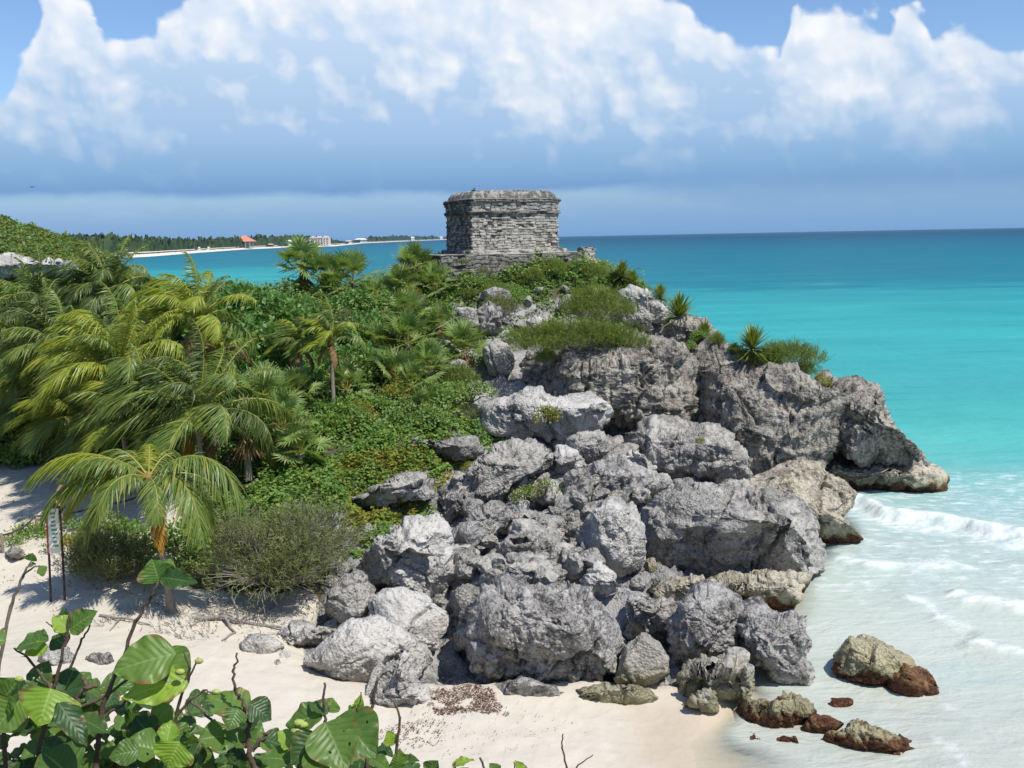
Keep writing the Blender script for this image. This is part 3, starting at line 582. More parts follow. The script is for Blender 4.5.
def sea_mat():
    m, t, out = material('sea_water'); p = pos(t); x, y, z = t.sep(p)
    col = t.new('ShaderNodeAttribute', attribute_name='col').outputs['Color']; fo = t.new('ShaderNodeAttribute', attribute_name='foam').outputs['Fac']; dp = t.new('ShaderNodeAttribute', attribute_name='depth').outputs['Fac']
    pw = t.comb(t.math('MULTIPLY', x, .55), y, 0.0)
    f1 = t.noise(pw, 2.2, 7, .68, .6); f2 = t.noise(pw, 7.0, 5, .65)
    fm = t.math('ADD', fo, t.math('ADD', t.math('MULTIPLY_ADD', f1, 1.1, -.62), t.math('MULTIPLY_ADD', f2, .5, -.25)))
    fm = t.math('MULTIPLY', t.ss(fm, .05, 1.15), t.ss(fo, .03, .12))
    big = t.noise(t.comb(t.math('MULTIPLY', x, .012), t.math('MULTIPLY', y, .05), 0.0), 1.0, 6, .62)
    col = t.mix(t.ss(big, .38, .66), t.mix(.22, col, (.004, .10, .14)), col)
    rip = t.math('ADD', t.math('MULTIPLY', t.noise(pw, .8, 4, .6, .4), 1.0), t.math('MULTIPLY', t.noise(pw, 3.0, 4, .6), .35))
    far = t.noise(t.comb(t.math('MULTIPLY', x, .06), t.math('MULTIPLY', y, .22), 0.0), 1.0, 6, .65)
    col = t.mix(t.ss(far, .54, .70, 0, .16), col, (.10, .42, .42)); col = t.mix(t.ss(far, .46, .32, 0, .20), col, (.004, .12, .16))
    n = t.bump(rip, .6, .30)
    c = t.mix(fm, col, (.70, .73, .71))
    dif = t.new('ShaderNodeBsdfDiffuse'); t.put(dif.inputs[0], c); t.put(dif.inputs['Normal'], n)
    gl = t.new('ShaderNodeBsdfGlossy'); gl.inputs['Roughness'].default_value = .22; t.put(gl.inputs['Normal'], n); gl.inputs[0].default_value = (.8, .9, 1, 1)
    fr = t.new('ShaderNodeFresnel'); fr.inputs['IOR'].default_value = 1.33; t.put(fr.inputs['Normal'], n)
    k = t.math('MULTIPLY', t.math('MINIMUM', fr.outputs[0], .12), t.math('SUBTRACT', 1.0, fm))
    mx = t.new('ShaderNodeMixShader'); t.put(mx.inputs[0], k); t.l.new(dif.outputs[0], mx.inputs[1]); t.l.new(gl.outputs[0], mx.inputs[2])
    tr = t.new('ShaderNodeBsdfTransparent'); tr.inputs[0].default_value = (.97, .985, .97, 1)
    op = t.math('MAXIMUM', t.ss(t.math('ADD', dp, t.math('MULTIPLY_ADD', f1, .12, -.06)), -.03, .42), fm)
    m2 = t.new('ShaderNodeMixShader'); t.put(m2.inputs[0], op); t.l.new(tr.outputs[0], m2.inputs[1]); t.l.new(mx.outputs[0], m2.inputs[2])
    t.l.new(m2.outputs[0], out.inputs[0]); return m
mesh('sea', np.stack([ux, uy, uz], 1), [grid_faces(len(SY), len(SX))], sea_mat(), smooth=True, attrs={'col': colr, 'foam': foam, 'depth': depth})['kind'] = 'structure'

# ------------------------------------------------------------------ rock builder
_cs = {}
def cubesphere(n):
    if n in _cs: return _cs[n]
    g = np.tan(np.linspace(-1, 1, n) * math.pi / 4); a, b = np.meshgrid(g, g); a, b = a.ravel(), b.ravel(); o = np.ones_like(a)
    fs = [np.stack(s, 1) for s in ((o, a, b), (-o, -a, b), (-a, o, b), (a, -o, b), (a, b, o), (-a, b, -o))]
    v = unit(np.concatenate(fs)); f = np.concatenate([grid_faces(n, n, i * n * n) for i in range(6)])
    _, idx, inv = np.unique(np.round(v * 1e5).astype(np.int64), axis=0, return_index=True, return_inverse=True)
    v = v[idx]; f = inv.ravel()[f]
    c = v[f].mean(1); nn = np.cross(v[f[:, 1]] - v[f[:, 0]], v[f[:, 3]] - v[f[:, 0]]); fl = (nn * c).sum(1) < 0; f[fl] = f[fl][:, ::-1]
    _cs[n] = (v, f); return _cs[n]
def vnormals(v, f):
    n = np.cross(v[f[:, 2]] - v[f[:, 0]], v[f[:, 3]] - v[f[:, 1]]); out = np.zeros_like(v)
    for k in range(3):
        out[:, k] = sum(np.bincount(f[:, j], n[:, k], len(v)) for j in range(4))
    return unit(out)
def roughen(v, f, size, style, seed):
    """broken blocks, ledges, karst pits and flutes of weathered limestone"""
    n = vnormals(v, f); o = np.random.default_rng(seed).uniform(-50, 50, 3); sz = min(1.5, max(.4, size))
    warp = np.stack([fbm(v * 1.4 + o, 3, seed), fbm(v * 1.4 + o + 9, 3, seed), fbm(v * 1.4 + o + 17, 3, seed)], 1)
    k = {'block': (.05, .045, .45), 'slab': (.04, .04, .5), 'round': (.05, .04, .5), 'pit': (.06, .085, 1.2), 'cliff': (.06, .06, .8)}[style]
    d = fbm(v / size * 1.3 + o, 4, seed) * k[0] * size
    rj = np.random.default_rng(seed + 1); c0 = v.mean(0); ext = np.percentile(np.linalg.norm(v - c0, axis=1), 80)
    nj = {'block': 7, 'cliff': 11, 'slab': 6, 'pit': 5, 'round': 3}[style]
    fam = unit(rj.normal(size=(3, 3)) * np.array([1, .6, .8]))                # three joint sets, as in bedded limestone
    for i in range(nj):
        nv = unit(fam[i % 3] + rj.normal(0, .18, 3)); s = (v - c0) @ nv - rj.uniform(-.75, .75) * ext + warp[:, i % 3] * .10 * sz + fbm(v * .45 + o + i, 2, seed + i) * .16 * sz
        amp = rj.uniform(-.075, .06) * min(1.6, sz * 1.1); d += amp * np.tanh(s / (.035 * sz))
        d -= np.exp(-(s / (.045 * sz)) ** 2) * rj.uniform(.02, .16) * sz * (fbm(v * .7 + o + 3 * i, 2, seed + 40) > -.1)
    qr = np.linalg.qr(rj.normal(size=(3, 3)))[0]; vr = v @ qr
    wa, wb, wi = worley((vr + warp * .16) * np.array([.8, 1, 1.5]) / (sz * (1.0 if style != 'cliff' else 1.7)) + o, seed + 5)      # spalled blocks
    d += (wi - .55) * .20 * sz * {'block': .9, 'cliff': 1.5, 'slab': .7, 'pit': .8, 'round': .4}[style]
    zone = .25 + .75 * sstep(fbm(v * .55 + o, 3, seed + 33), -.22, .25)
    wa, wb, wi = worley((vr + warp * .14) * np.array([1, .8, 1.4]) * 2.4 / sz + o, seed + 15)
    d += (wi - .5) * .085 * sz * (1 if style != 'round' else .5) * zone
    d += (fbm(v * 2.1 + o, 5, seed + 3, .6, True) - .3) * zone * k[1] * (.5 + .4 * sz)
    if style == 'cliff':     # horizontal bedding and vertical flutes
        bed = v[:, 2] * 1.15 + warp[:, 0] * .35; d += (np.abs(bed - np.round(bed)) - .25) * .30
        d += fbm((v + warp * .25) * np.array([1.1, 1.1, .25]) + o, 4, seed + 9, .6, True) * .13
    if style == 'slab': bed = v[:, 2] * 1.7 + warp[:, 0] * .4; d += (np.abs(bed - np.round(bed)) - .25) * .14
    wa, wb, _ = worley((v + warp * .15) * 3.0 + o, seed + 8); d -= np.clip(.45 - wa, 0, 1) * .28 * k[2] * zone
    wa, wb, _ = worley(v * 6.5 + warp + o, seed + 6); d -= np.clip(.48 - wa, 0, 1) * .14 * k[2] * zone
    d += fbm(v * 6 + o, 4, seed + 4, .65) * .034 * (.7 + .6 * k[2]) * (.35 + .65 * zone)
    return v + n * d[:, None]
def make_rock(name, label, poly, Y, T, mat, style, seed):
    cx, cy_ = poly_c(poly); c = P(cx, cy_, Y); vr = unit(ray(cx, cy_))
    dist = np.linalg.norm(c - CAM) * (vr @ fwd)
    X = unit(np.cross(vr, np.array([0, 0, 1.0]))); Z = np.cross(X, vr)
    a = np.array(poly, float); th = np.linspace(-np.pi, np.pi, 361)
    # outline in metres on the plane through the rock's centre
    pts = np.array([P(px, py, Y) for px, py in a]); rel = pts - c; A2 = np.stack([rel @ X, rel @ Z], 1)
    seg = np.concatenate([A2[i] + (A2[(i + 1) % len(A2)] - A2[i]) * np.linspace(0, 1, 24)[:, None] for i in range(len(A2))])
    ang = np.arctan2(seg[:, 1], seg[:, 0]); rr = np.hypot(seg[:, 0], seg[:, 1])
    Rm = np.zeros(360); bins = ((ang + np.pi) / (2 * np.pi) * 360).astype(int) % 360
    np.maximum.at(Rm, bins, rr); good = np.where(Rm > 0)[0]; Rm = np.interp(np.arange(360), np.r_[good - 360, good, good + 360], np.tile(Rm[good], 3))
    Rm = (np.roll(Rm, 1) + 2 * Rm + np.roll(Rm, -1)) / 4
    rpx = math.sqrt(max(20, (a[:, 0].max() - a[:, 0].min()) * (a[:, 1].max() - a[:, 1].min())))
    nn = int(np.clip(rpx * .78, 22, 150))
    v, f = cubesphere(nn); lx, ly, lz = v[:, 0], v[:, 1], v[:, 2]
    rng = np.random.default_rng(seed)
    R = np.interp((np.arctan2(lz, lx) + np.pi) / (2 * np.pi) * 360, np.arange(361) + .5, np.r_[Rm, Rm[0]], period=360)
    ch = np.hypot(lx, lz); e = .36 if style != 'round' else .72
    pl = R * ch ** e; dp = T * np.sign(ly) * np.abs(ly) ** e
    w = np.stack([pl * lx / (ch + 1e-9), dp, pl * lz / (ch + 1e-9)], 1)
    size = math.sqrt(Rm.mean() * T) if T > 0 else Rm.mean()
    # flat facets: a sloping top, an undercut foot, two flanks, then random breaks
    zt, zb, xl, xr = np.percentile(w[:, 2], 99), np.percentile(w[:, 2], 1), np.percentile(w[:, 0], 1), np.percentile(w[:, 0], 99)
    def cut(nv, pt, sl=.02):
        nonlocal w
        nv = unit(np.array(nv, float)); w = w - nv * (np.clip(w @ nv - nv @ np.array(pt), 0, None) * (1 - sl))[:, None]
    u_ = rng.uniform
    if style != 'round':
        cut((u_(-.3, .3), -u_(.55, .8), 1), (u_(.2, .5) * (xl if rng.random() < .5 else xr), 0, zt * u_(.86, .95)))
        cut((u_(-.3, .3), -u_(.7, 1.2), -1), (0, 0, zb * u_(.86, .96)))
        cut((-1, -u_(.6, 1.1), u_(-.2, .3)), (xl * u_(.84, .95), 0, 0)); cut((1, -u_(.6, 1.1), u_(-.2, .3)), (xr * u_(.84, .95), 0, 0))
        cut((u_(-.3, .3), -1, u_(.1, .4)), (0, -T * u_(.6, .8), 0))
    for i in range({'block': 13, 'slab': 8, 'round': 10, 'pit': 8, 'cliff': 9}[style]):
        nv = unit(rng.normal(size=3) * np.array([.8, .9, .8]) + np.array([0, -.6, .15])); s = (w @ nv).max(); cut(nv, nv * s * u_(.76, .95))
    wv = c + w[:, :1] * X + w[:, 1:2] * vr + w[:, 2:3] * Z
    wv = roughen(wv, f, max(.35, size), style, seed)
    return wv, f, c
for i, (nm, lab, poly, Y, T, mt, st) in enumerate(ROCKS):
    v, f, c = make_rock(nm, lab, poly, Y, T, mt, st, 100 + i * 7 + (3 if i == 0 else 0))
    o = mesh(nm, v, [f], MAT[mt], origin=c, smooth=True)
    tag(o, lab, {'boulder': 'boulder', 'rock': 'rock', 'sea_rock': 'rock', 'cliff_block': 'cliff', 'cliff_headland': 'cliff', 'cliff_spur': 'cliff'}.get(nm, 'rock'))
# loose rubble filling the gully and the hollows
rng = np.random.default_rng(9)
protos = []
for k in range(6):
    v, f = cubesphere(22); w = v * np.array([1, .8, .7]) ** 1.0
    for _ in range(12):
        nv = unit(rng.normal(size=3)); s = (w @ nv).max(); w = w - nv * np.clip(w @ nv - s * rng.uniform(.6, .85), 0, None)[:, None]
    w = w + vnormals(w, f) * (fbm(w * 2 + k * 9, 4, 300 + k) * .10)[:, None]
    protos.append((w, f))
rub_me = []
for k, (w, f) in enumerate(protos):
    o = mesh('rubble_stone', w, [f], MAT[['grey', 'grey2', 'grey', 'tide', 'grey', 'white'][k]], smooth=True); rub_me.append(o)
rub_used = set(); nrub = 0
def rubble(px, py, s, label, group, k=None, lift=0.0):
    """a stone where that ray meets the ground"""
    global nrub
    r = ray(px, py); ts = np.linspace(18, 62, 500) / r[1]; pp = CAM + r * ts[:, None]; hit = np.where(pp[:, 2] < hz(pp[:, 0], pp[:, 1]))[0]
    if not len(hit): return
    p = pp[hit[0]] - (unit(r) * lift * 1.5 if lift else 0)
    k = rng.integers(6) if k is None else k
    if k in rub_used: o = rub_me[k].copy(); COL.objects.link(o)
    else: o = rub_me[k]; rub_used.add(k)
    o.location = (p[0], p[1], p[2] + s * .25 + lift); o.scale = (s * rng.uniform(.8, 1.3), s * rng.uniform(.8, 1.2), s * rng.uniform(.7, 1.1))
    o.rotation_euler = (rng.uniform(-.6, .6), rng.uniform(-.6, .6), rng.uniform(0, 6.28)); tag(o, label, 'stone', group); nrub += 1
gully = [(440,600),(455,520),(500,470),(560,440),(620,440),(640,480),(600,500),(566,530),(570,570),(600,600),(480,620)]
cnt = 0
while cnt < 150:
    px, py = rng.uniform(430, 700), rng.uniform(430, 640)
    if inpoly(np.array([px]), np.array([py]), gully)[0]:
        rubble(px, py, rng.uniform(.18, .62) if cnt > 25 else rng.uniform(.5, .95), 'angular grey limestone rubble stone in the rocky gully between the boulders', 'rubble in the gully'); cnt += 1
for i in range(80):
    rubble(rng.uniform(462, 612), rng.uniform(488, 600), rng.uniform(.3, .75), 'angular grey limestone rubble stone in the rocky gully between the boulders', 'rubble in the gully', int(rng.integers(5)), .35)
for i in range(60):
    rubble(rng.uniform(330, 470), rng.uniform(520, 660), rng.uniform(.15, .5), 'broken grey stone lodged between the pale boulders and the huge boulder', 'stones between the pale boulders')
for i in range(26):
    rubble(rng.uniform(255, 345), rng.uniform(622, 668), rng.uniform(.05, .2), 'small pale pebble on the sand below the dry bush', 'pebbles below the dry bush', 5)
for i in range(22):
    rubble(rng.uniform(470, 690), rng.uniform(286, 345), rng.uniform(.2, .5), 'weathered grey stone lying on the upper slope below the temple', 'stones on the upper slope')
for i in range(34):
    rubble(rng.uniform(600, 780), rng.uniform(470, 640), rng.uniform(.15, .45), 'small stone jammed between the seaward boulders', 'stones between the seaward boulders', rng.integers(4))
for k in range(6):
    if k not in rub_used: bpy.data.objects.remove(rub_me[k])

# ------------------------------------------------------------------ temple on the summit
def stone_mat(name, light, dark):
    m, t, out = material(name); p = pos(t)
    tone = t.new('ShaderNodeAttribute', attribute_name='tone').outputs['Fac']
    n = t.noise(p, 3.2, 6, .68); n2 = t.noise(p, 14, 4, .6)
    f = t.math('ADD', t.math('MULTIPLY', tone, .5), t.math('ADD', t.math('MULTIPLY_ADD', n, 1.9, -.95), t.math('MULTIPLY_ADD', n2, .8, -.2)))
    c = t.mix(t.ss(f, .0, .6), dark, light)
    bsdf(t, out, c, .95, t.bump(t.math('ADD', n2, t.noise(p, 30, 3, .6)), .7, .04), .1); return m
MAT['masonry'] = stone_mat('weathered_masonry', (.42, .39, .335), (.11, .102, .092))
MAT['masonry_dark'] = stone_mat('lichen_dark_masonry', (.24, .225, .195), (.07, .065, .06))
TR = math.radians(23); E1 = np.array([math.cos(TR), math.sin(TR), 0]); E2 = np.array([-math.sin(TR), math.cos(TR), 0])
T0 = P(472, 250.5, 57.0)
def rrect(l0, l1, d0, d1, step=.05, r=.07):
    pts = []; nor = []
    cs = [(l1 - r, d0 + r, -90), (l1 - r, d1 - r, 0), (l0 + r, d1 - r, 90), (l0 + r, d0 + r, 180)]
    sd = [((l0 + r, d0), (l1 - r, d0), (0, -1)), ((l1, d0 + r), (l1, d1 - r), (1, 0)), ((l1 - r, d1), (l0 + r, d1), (0, 1)), ((l0, d1 - r), (l0, d0 + r), (-1, 0))]
    for k in range(4):
        a, b, n = sd[k]; a, b = np.array(a), np.array(b); m = max(2, int(np.linalg.norm(b - a) / step))
        for q in np.linspace(0, 1, m, endpoint=False): pts.append(a + (b - a) * q); nor.append(n)
        cx, cy_, a0 = cs[k]
        for q in np.linspace(0, 90, 4, endpoint=False): an = math.radians(a0 + q); pts.append(np.array([cx + r * math.cos(an), cy_ + r * math.sin(an)])); nor.append((math.cos(an), math.sin(an)))
    return np.array(pts), np.array(nor, float)
def masonry(name, rect, prof, parent, mat, rowh=.17, sw=.36, rough=.05, seed=1, cap=False, wob=.02):
    """ring of coursed rubble; prof = [(height, outward offset)]"""
    p2, n2 = rrect(*rect); nu = len(p2); per = np.r_[0, np.cumsum(np.linalg.norm(np.diff(p2, axis=0), axis=1))]
    hs = []
    for (h0, o0), (h1, o1) in zip(prof[:-1], prof[1:]):
        m = max(1, int(math.hypot(h1 - h0, (o1 - o0)) / .05)); hs += [(h0 + (h1 - h0) * q, o0 + (o1 - o0) * q) for q in np.linspace(0, 1, m, endpoint=False)]
    hs.append(prof[-1]); hs = np.array(hs); nh = len(hs)
    U = np.tile(per, nh); Hh = np.repeat(hs[:, 0], nu); O = np.repeat(hs[:, 1], nu)
    q = np.stack([U, Hh, O * 0 + seed * 3.3], 1)
    rr = Hh / rowh + fbm(q * .8, 3, seed) * .6; row = np.floor(rr).astype(np.int64); fr = rr - row
    hh = _hash(row, row * 0 + seed, row * 0, 7); wv = sw * (.6 + (hh & 255) / 255.0 * .9)
    cc = U / wv + (hh >> 8 & 255) / 255.0 * 7 + fbm(q * 1.3, 2, seed + 2) * .35; ci = np.floor(cc).astype(np.int64); fc = cc - ci
    rnd = (_hash(ci, row, row * 0 + seed, 3) & 1023) / 1023.0
    edge = np.minimum(np.minimum(fr, 1 - fr) * rowh, np.minimum(fc, 1 - fc) * wv)
    miss = (rnd < .05)
    d = (rnd - .5) * rough - np.clip(.028 - edge, 0, .028) * 1.7 + fbm(q * 6, 3, seed + 4) * .018 + fbm(q * .6, 3, seed + 6) * wob - miss * .06
    lo = np.tile(p2, (nh, 1)) + np.tile(n2, (nh, 1)) * (O + d)[:, None]
    Hh = Hh + fbm(q * np.array([.9, 0, 1]), 3, seed + 9) * wob * 1.6 * (Hh - prof[0][0] > .3)
    v = T0 + lo[:, :1] * E1 + lo[:, 1:] * E2 + Hh[:, None] * np.array([0, 0, 1.0])
    i = np.arange(nh - 1)[:, None] * nu; j = np.arange(nu)[None]; j2 = (j + 1) % nu
    f = [np.stack([i + j, i + j2, i + nu + j2, i + nu + j], -1).reshape(-1, 4)]
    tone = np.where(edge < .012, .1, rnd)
    side = np.tile(np.clip(-n2[:, 0], 0, 1), nh); tone = tone - side * .5      # left side painted darker: its shade put into the tone, plus black lichen
    if cap:
        k = len(v); v = np.vstack([v, v[-nu:].mean(0) + np.array([0, 0, cap])]); tone = np.r_[tone, .5]; b0 = (nh - 1) * nu
        jj = np.arange(nu); f.append(np.stack([b0 + jj, b0 + (jj + 1) % nu, np.full(nu, k)], 1))
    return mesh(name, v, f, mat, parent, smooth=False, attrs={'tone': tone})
tp = empty('temple', T0 + E1 * 2.7 + E2 * 2.1, 'small square ruined stone temple with a moulded cornice on top of the rocky hill', 'temple')
LW, DW = 5.45, 4.3
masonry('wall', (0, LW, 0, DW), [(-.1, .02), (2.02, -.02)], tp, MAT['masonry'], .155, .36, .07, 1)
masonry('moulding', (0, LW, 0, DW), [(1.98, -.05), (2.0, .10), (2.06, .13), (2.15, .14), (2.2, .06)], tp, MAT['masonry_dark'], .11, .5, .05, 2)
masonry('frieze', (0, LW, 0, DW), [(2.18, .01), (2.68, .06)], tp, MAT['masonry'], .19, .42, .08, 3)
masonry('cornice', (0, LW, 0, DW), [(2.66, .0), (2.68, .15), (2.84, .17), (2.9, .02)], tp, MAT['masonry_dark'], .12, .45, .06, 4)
gs = np.linspace(-1, 1, 111); gs_, gt_ = np.meshgrid(gs, gs, indexing='ij'); gs_, gt_ = gs_.ravel(), gt_.ravel()
q_ = np.stack([gs_ * LW, gt_ * DW, gs_ * 0], 1); _, wb_, wi_ = worley(q_ * 1.6, 12); r_ = np.maximum(np.abs(gs_), np.abs(gt_))
zz_ = 2.86 + .36 * (1 - r_ ** 40) + .13 * (1 - (.8 * r_) ** 2) + (wi_ - .5) * .09 + fbm(q_ * 2.5, 4, 8) * .07 + fbm(q_ * .7, 2, 9) * .05
zz_ = np.where(r_ > .995, 2.84, zz_); ins = .97 - .05 * np.clip((zz_ - 2.86) / .5, 0, 1)
mesh('roof', T0 + (LW / 2 + gs_ * ins * LW / 2)[:, None] * E1 + (DW / 2 + gt_ * ins * DW / 2)[:, None] * E2 + zz_[:, None] * np.array([0, 0, 1.0]), [grid_faces(111, 111)[:, ::-1]], MAT['masonry'], tp, attrs={'tone': wi_ * .7 - .3})
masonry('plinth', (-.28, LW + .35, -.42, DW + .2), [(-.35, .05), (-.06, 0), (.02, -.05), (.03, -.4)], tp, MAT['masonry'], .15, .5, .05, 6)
pf = empty('stone_platform', T0 + E1 * 2.4 - E2 * .9 - np.array([0, 0, .9]), 'low dry stone terrace wall that the temple stands on', 'platform')
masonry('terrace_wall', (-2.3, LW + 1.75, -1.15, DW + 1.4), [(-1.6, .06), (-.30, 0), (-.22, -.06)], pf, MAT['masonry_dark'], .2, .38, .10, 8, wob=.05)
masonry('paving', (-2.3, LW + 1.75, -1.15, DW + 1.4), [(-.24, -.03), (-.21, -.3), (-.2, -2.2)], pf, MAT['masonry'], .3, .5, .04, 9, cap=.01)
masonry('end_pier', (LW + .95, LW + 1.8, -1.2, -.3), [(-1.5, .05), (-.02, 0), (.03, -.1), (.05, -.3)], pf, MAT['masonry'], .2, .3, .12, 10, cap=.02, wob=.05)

# ------------------------------------------------------------------ far shore, its forest and buildings
def hor(px): return 236.8 - (px - 512) * math.tan(ROLL) 
SH = [(-140, 262.5), (60, 259.8), (110, 258.6), (150, 256.6), (200, 252.6), (245, 249.4), (290, 247.4), (335, 246.2), (352, 244.6), (365, 243.2), (400, 241.6), (430, 240.3), (455, 239.45), (470, 239.0)]
spx = np.arange(-140, 468, .5); spy = np.interp(spx, [a for a, _ in SH], [b for _, b in SH])
shore = np.array([G(a, b, 0)[:2] for a, b in zip(spx, spy)])
inl = unit(shore)           # inland = further away, seen from here
def strip(offs, zs): return np.concatenate([np.c_[shore + inl * (np.asarray(o) if np.ndim(o) else o)[..., None] if np.ndim(o) else shore + inl * o, np.broadcast_to(z, len(shore))] for o, z in zip(offs, zs)])
dd = np.linalg.norm(shore, axis=1); bw = np.clip(dd * .035, 25, 120)
v = strip([-6 + 0 * bw, 0 * bw + 6, bw, bw + 900], [-.8, .8, 2.5, 4.0])
fm_, t_, o_ = material('far_sand'); bsdf(t_, o_, t_.mix(t_.noise(pos(t_), .02, 3, .5), (.62, .56, .45), (.72, .66, .56)), .95, None, .1)
mesh('far_beach', v, [grid_faces(4, len(shore))], fm_)['kind'] = 'structure'
fo_, t_, o_ = material('far_forest_foliage'); p_ = pos(t_)
bsdf(t_, o_, t_.mix(t_.ss(t_.noise(p_, .06, 5, .7), .35, .65), (.022, .040, .018), (.065, .095, .032)), .9, None, .1)
rows = np.array([.9, .95, 1.0, 1.15, 1.4, 1.8, 2.4, 3.4]); vv = []
thin = np.interp(spx, [-140, 60, 110, 180, 240, 300, 330, 345, 370, 400, 440, 468], [1.35, 1.3, 1.2, 1, .9, .85, .6, .15, .4, .5, .4, .3])
for k, rr in enumerate(rows):
    o = bw * rr; q = np.stack([spx * .55, np.full(len(spx), k * 3.1), spx * 0], 1)
    h = (np.clip(13.5 + fbm(q, 4, 90, .65) * 7 + 3.0 * np.sin(spx * .11 + k), 3, 30) * thin) * np.clip(dd / 1500, .78, 2.6) if k > 0 else 2.0 + 0 * o
    vv.append(np.c_[shore + inl * o[:, None] + fbm(q + 5, 2, 95)[:, None] * 4, h + 2.5])
fo = mesh('coastal_forest', np.concatenate(vv), [grid_faces(len(rows), len(spx))], fo_); tag(fo, 'dark green coastal forest along the far beach', 'forest', kind='stuff')
MAT['roof_o'] = plain('orange_roof', (.62, .24, .13), .8, .15, .2); MAT['cream'] = plain('cream_wall', (.68, .62, .54), .85, .06, .1); MAT['pink'] = plain('pinkish_roof', (.55, .42, .36), .85, .1, .1); MAT['winc'] = plain('window_dark', (.10, .10, .11), .4, .1, .3); MAT['wwall'] = plain('white_wall', (.75, .73, .68), .85, .05, .1)
def far_at(px, back=1.0):
    i = int(np.clip((px + 140) / .5, 0, len(shore) - 1)); p = shore[i] + inl[i] * bw[i] * back; return np.array([p[0], p[1], 2.5]), dd[i] / F_
def hip(mb, c, sx_, sy_, h, m=0, ridge=.0):
    x, y = sx_ / 2, sy_ / 2; v = np.array([[-x, -y, 0], [x, -y, 0], [x, y, 0], [-x, y, 0], [-x * ridge, 0, h], [x * ridge, 0, h]]) + c
    mb.add(v, np.array([[0, 1, 5, 4], [2, 3, 4, 5], [3, 2, 1, 0]]), np.array([[1, 2, 5], [3, 0, 4]]), m)
c, u = far_at(245, .75); g = empty('beach_pavilion', c, 'beach pavilion with a wide orange hipped roof on the far shore', 'pavilion')
b = MB(); hip(b, c + np.array([0, 0, 6.0 * u]), 19 * u, 19 * u, 6.2 * u, 0, .06); b.build('roof', MAT['roof_o'], g)
b = MB(); b.box(c + np.array([0, 4 * u, 3 * u]), (9 * u, 5 * u, 6.2 * u)); b.build('wall', MAT['cream'], g)
for kx, ky in ((-6.5, -6), (6.5, -6), (-2.4, -6), (2.4, -6), (-6.5, 6), (6.5, 6)):
    b = MB(); b.box(c + np.array([kx * u, ky * u, 3 * u]), (1.3 * u, 1.3 * u, 6.1 * u)); b.build('column', MAT['cream'], g)
c, u = far_at(320, .55); g = empty('resort_hotel', c, 'three storey cream hotel block standing on the sandy point', 'hotel')
b = MB(); b.box(c + np.array([0, 0, 3.6 * u]), (20 * u, 9 * u, 7.4 * u)); b.box(c + np.array([-6 * u, -4.9 * u, 3.3 * u]), (4.6 * u, 1.2 * u, 6.6 * u)); b.box(c + np.array([6 * u, -4.9 * u, 3.3 * u]), (4.6 * u, 1.2 * u, 6.6 * u)); b.build('wall', MAT['cream'], g)
b = MB()
for xx in (-6.4, 0, 6.4): hip(b, c + np.array([xx * u, 0, 7.32 * u]), 6.2 * u, 10 * u, 1.7 * u, 0, .4)
b.build('roof', MAT['pink'], g)
for fl in range(3):
    for k in range(7):
        b = MB(); b.box(c + np.array([(-8.4 + 2.8 * k) * u, -4.75 * u - (.9 * u if k in (0, 1, 5, 6) else 0), (1.4 + 2.2 * fl) * u]), (1.1 * u, .6 * u, 1.0 * u)); b.build('window', MAT['winc'], g)
for px, w, h, bk, lab in [(198, 4.2, 2.4, 1.0, 'tiny white house in the trees left of the orange roofed pavilion'), (208, 3.4, 2.0, 1.0, 'smaller pale house nearest the pavilion on its left'), (270, 7, 2.0, .8, 'low brown beach hut just right of the pavilion'), (285, 12, 4.6, 1.4, 'long white building behind the trees between pavilion and hotel'), (361, 11, 3.0, .7, 'long white building right of the hotel on the far spit'), (349, 6, 2.4, .9, 'pale house at the foot of the far spit'), (412, 5, 2.6, .6, 'white house in the middle of the far spit'), (441, 4, 2.0, .6, 'tiny white house near the end of the far spit')]:
    c, u = far_at(px, bk); g = empty('beach_house', c, lab, 'house')
    b = MB(); b.box(c + np.array([0, 0, h * u / 2]), (w * u, w * u * .6, h * u)); b.build('wall', MAT['wwall'] if px != 270 else MAT['bark'], g)
    b = MB(); hip(b, c + np.array([0, 0, h * u]), w * u * 1.15, w * u * .75, h * u * .45, 0, .6); b.build('roof', MAT['pink'] if px in (270, 349) else MAT['wwall'], g)
for px, h, lab in [(248, 7.5, 'tall dark tree rising behind the orange roofed pavilion'), (371, 6.5, 'dark tree clump tallest on the far spit'), (376, 5.2, 'dark tree right of the tallest one on the far spit'), (384, 4.5, 'low dark tree on the far spit left of the white house'), (432, 4.2, 'dark tree near the end of the far spit'), (425, 3.4, 'small tree right of the white house on the far spit')]:
    c, u = far_at(px, 1.05); g = empty('shore_tree', c, lab, 'tree'); v, f = cubesphere(14)
    w = v * np.array([2.0, 2.0, h * .36]) * u; w = w + v * (fbm(v * 2.3 + px, 3, 5) * 1.1 * u)[:, None]
    mesh('crown', w + c + np.array([0, 0, h * .62 * u]), [f], fo_, g); b = MB(); b.tube([c, c + np.array([0, 0, h * .5 * u])], [.4 * u, .2 * u]); b.build('trunk', MAT['bark'], g)

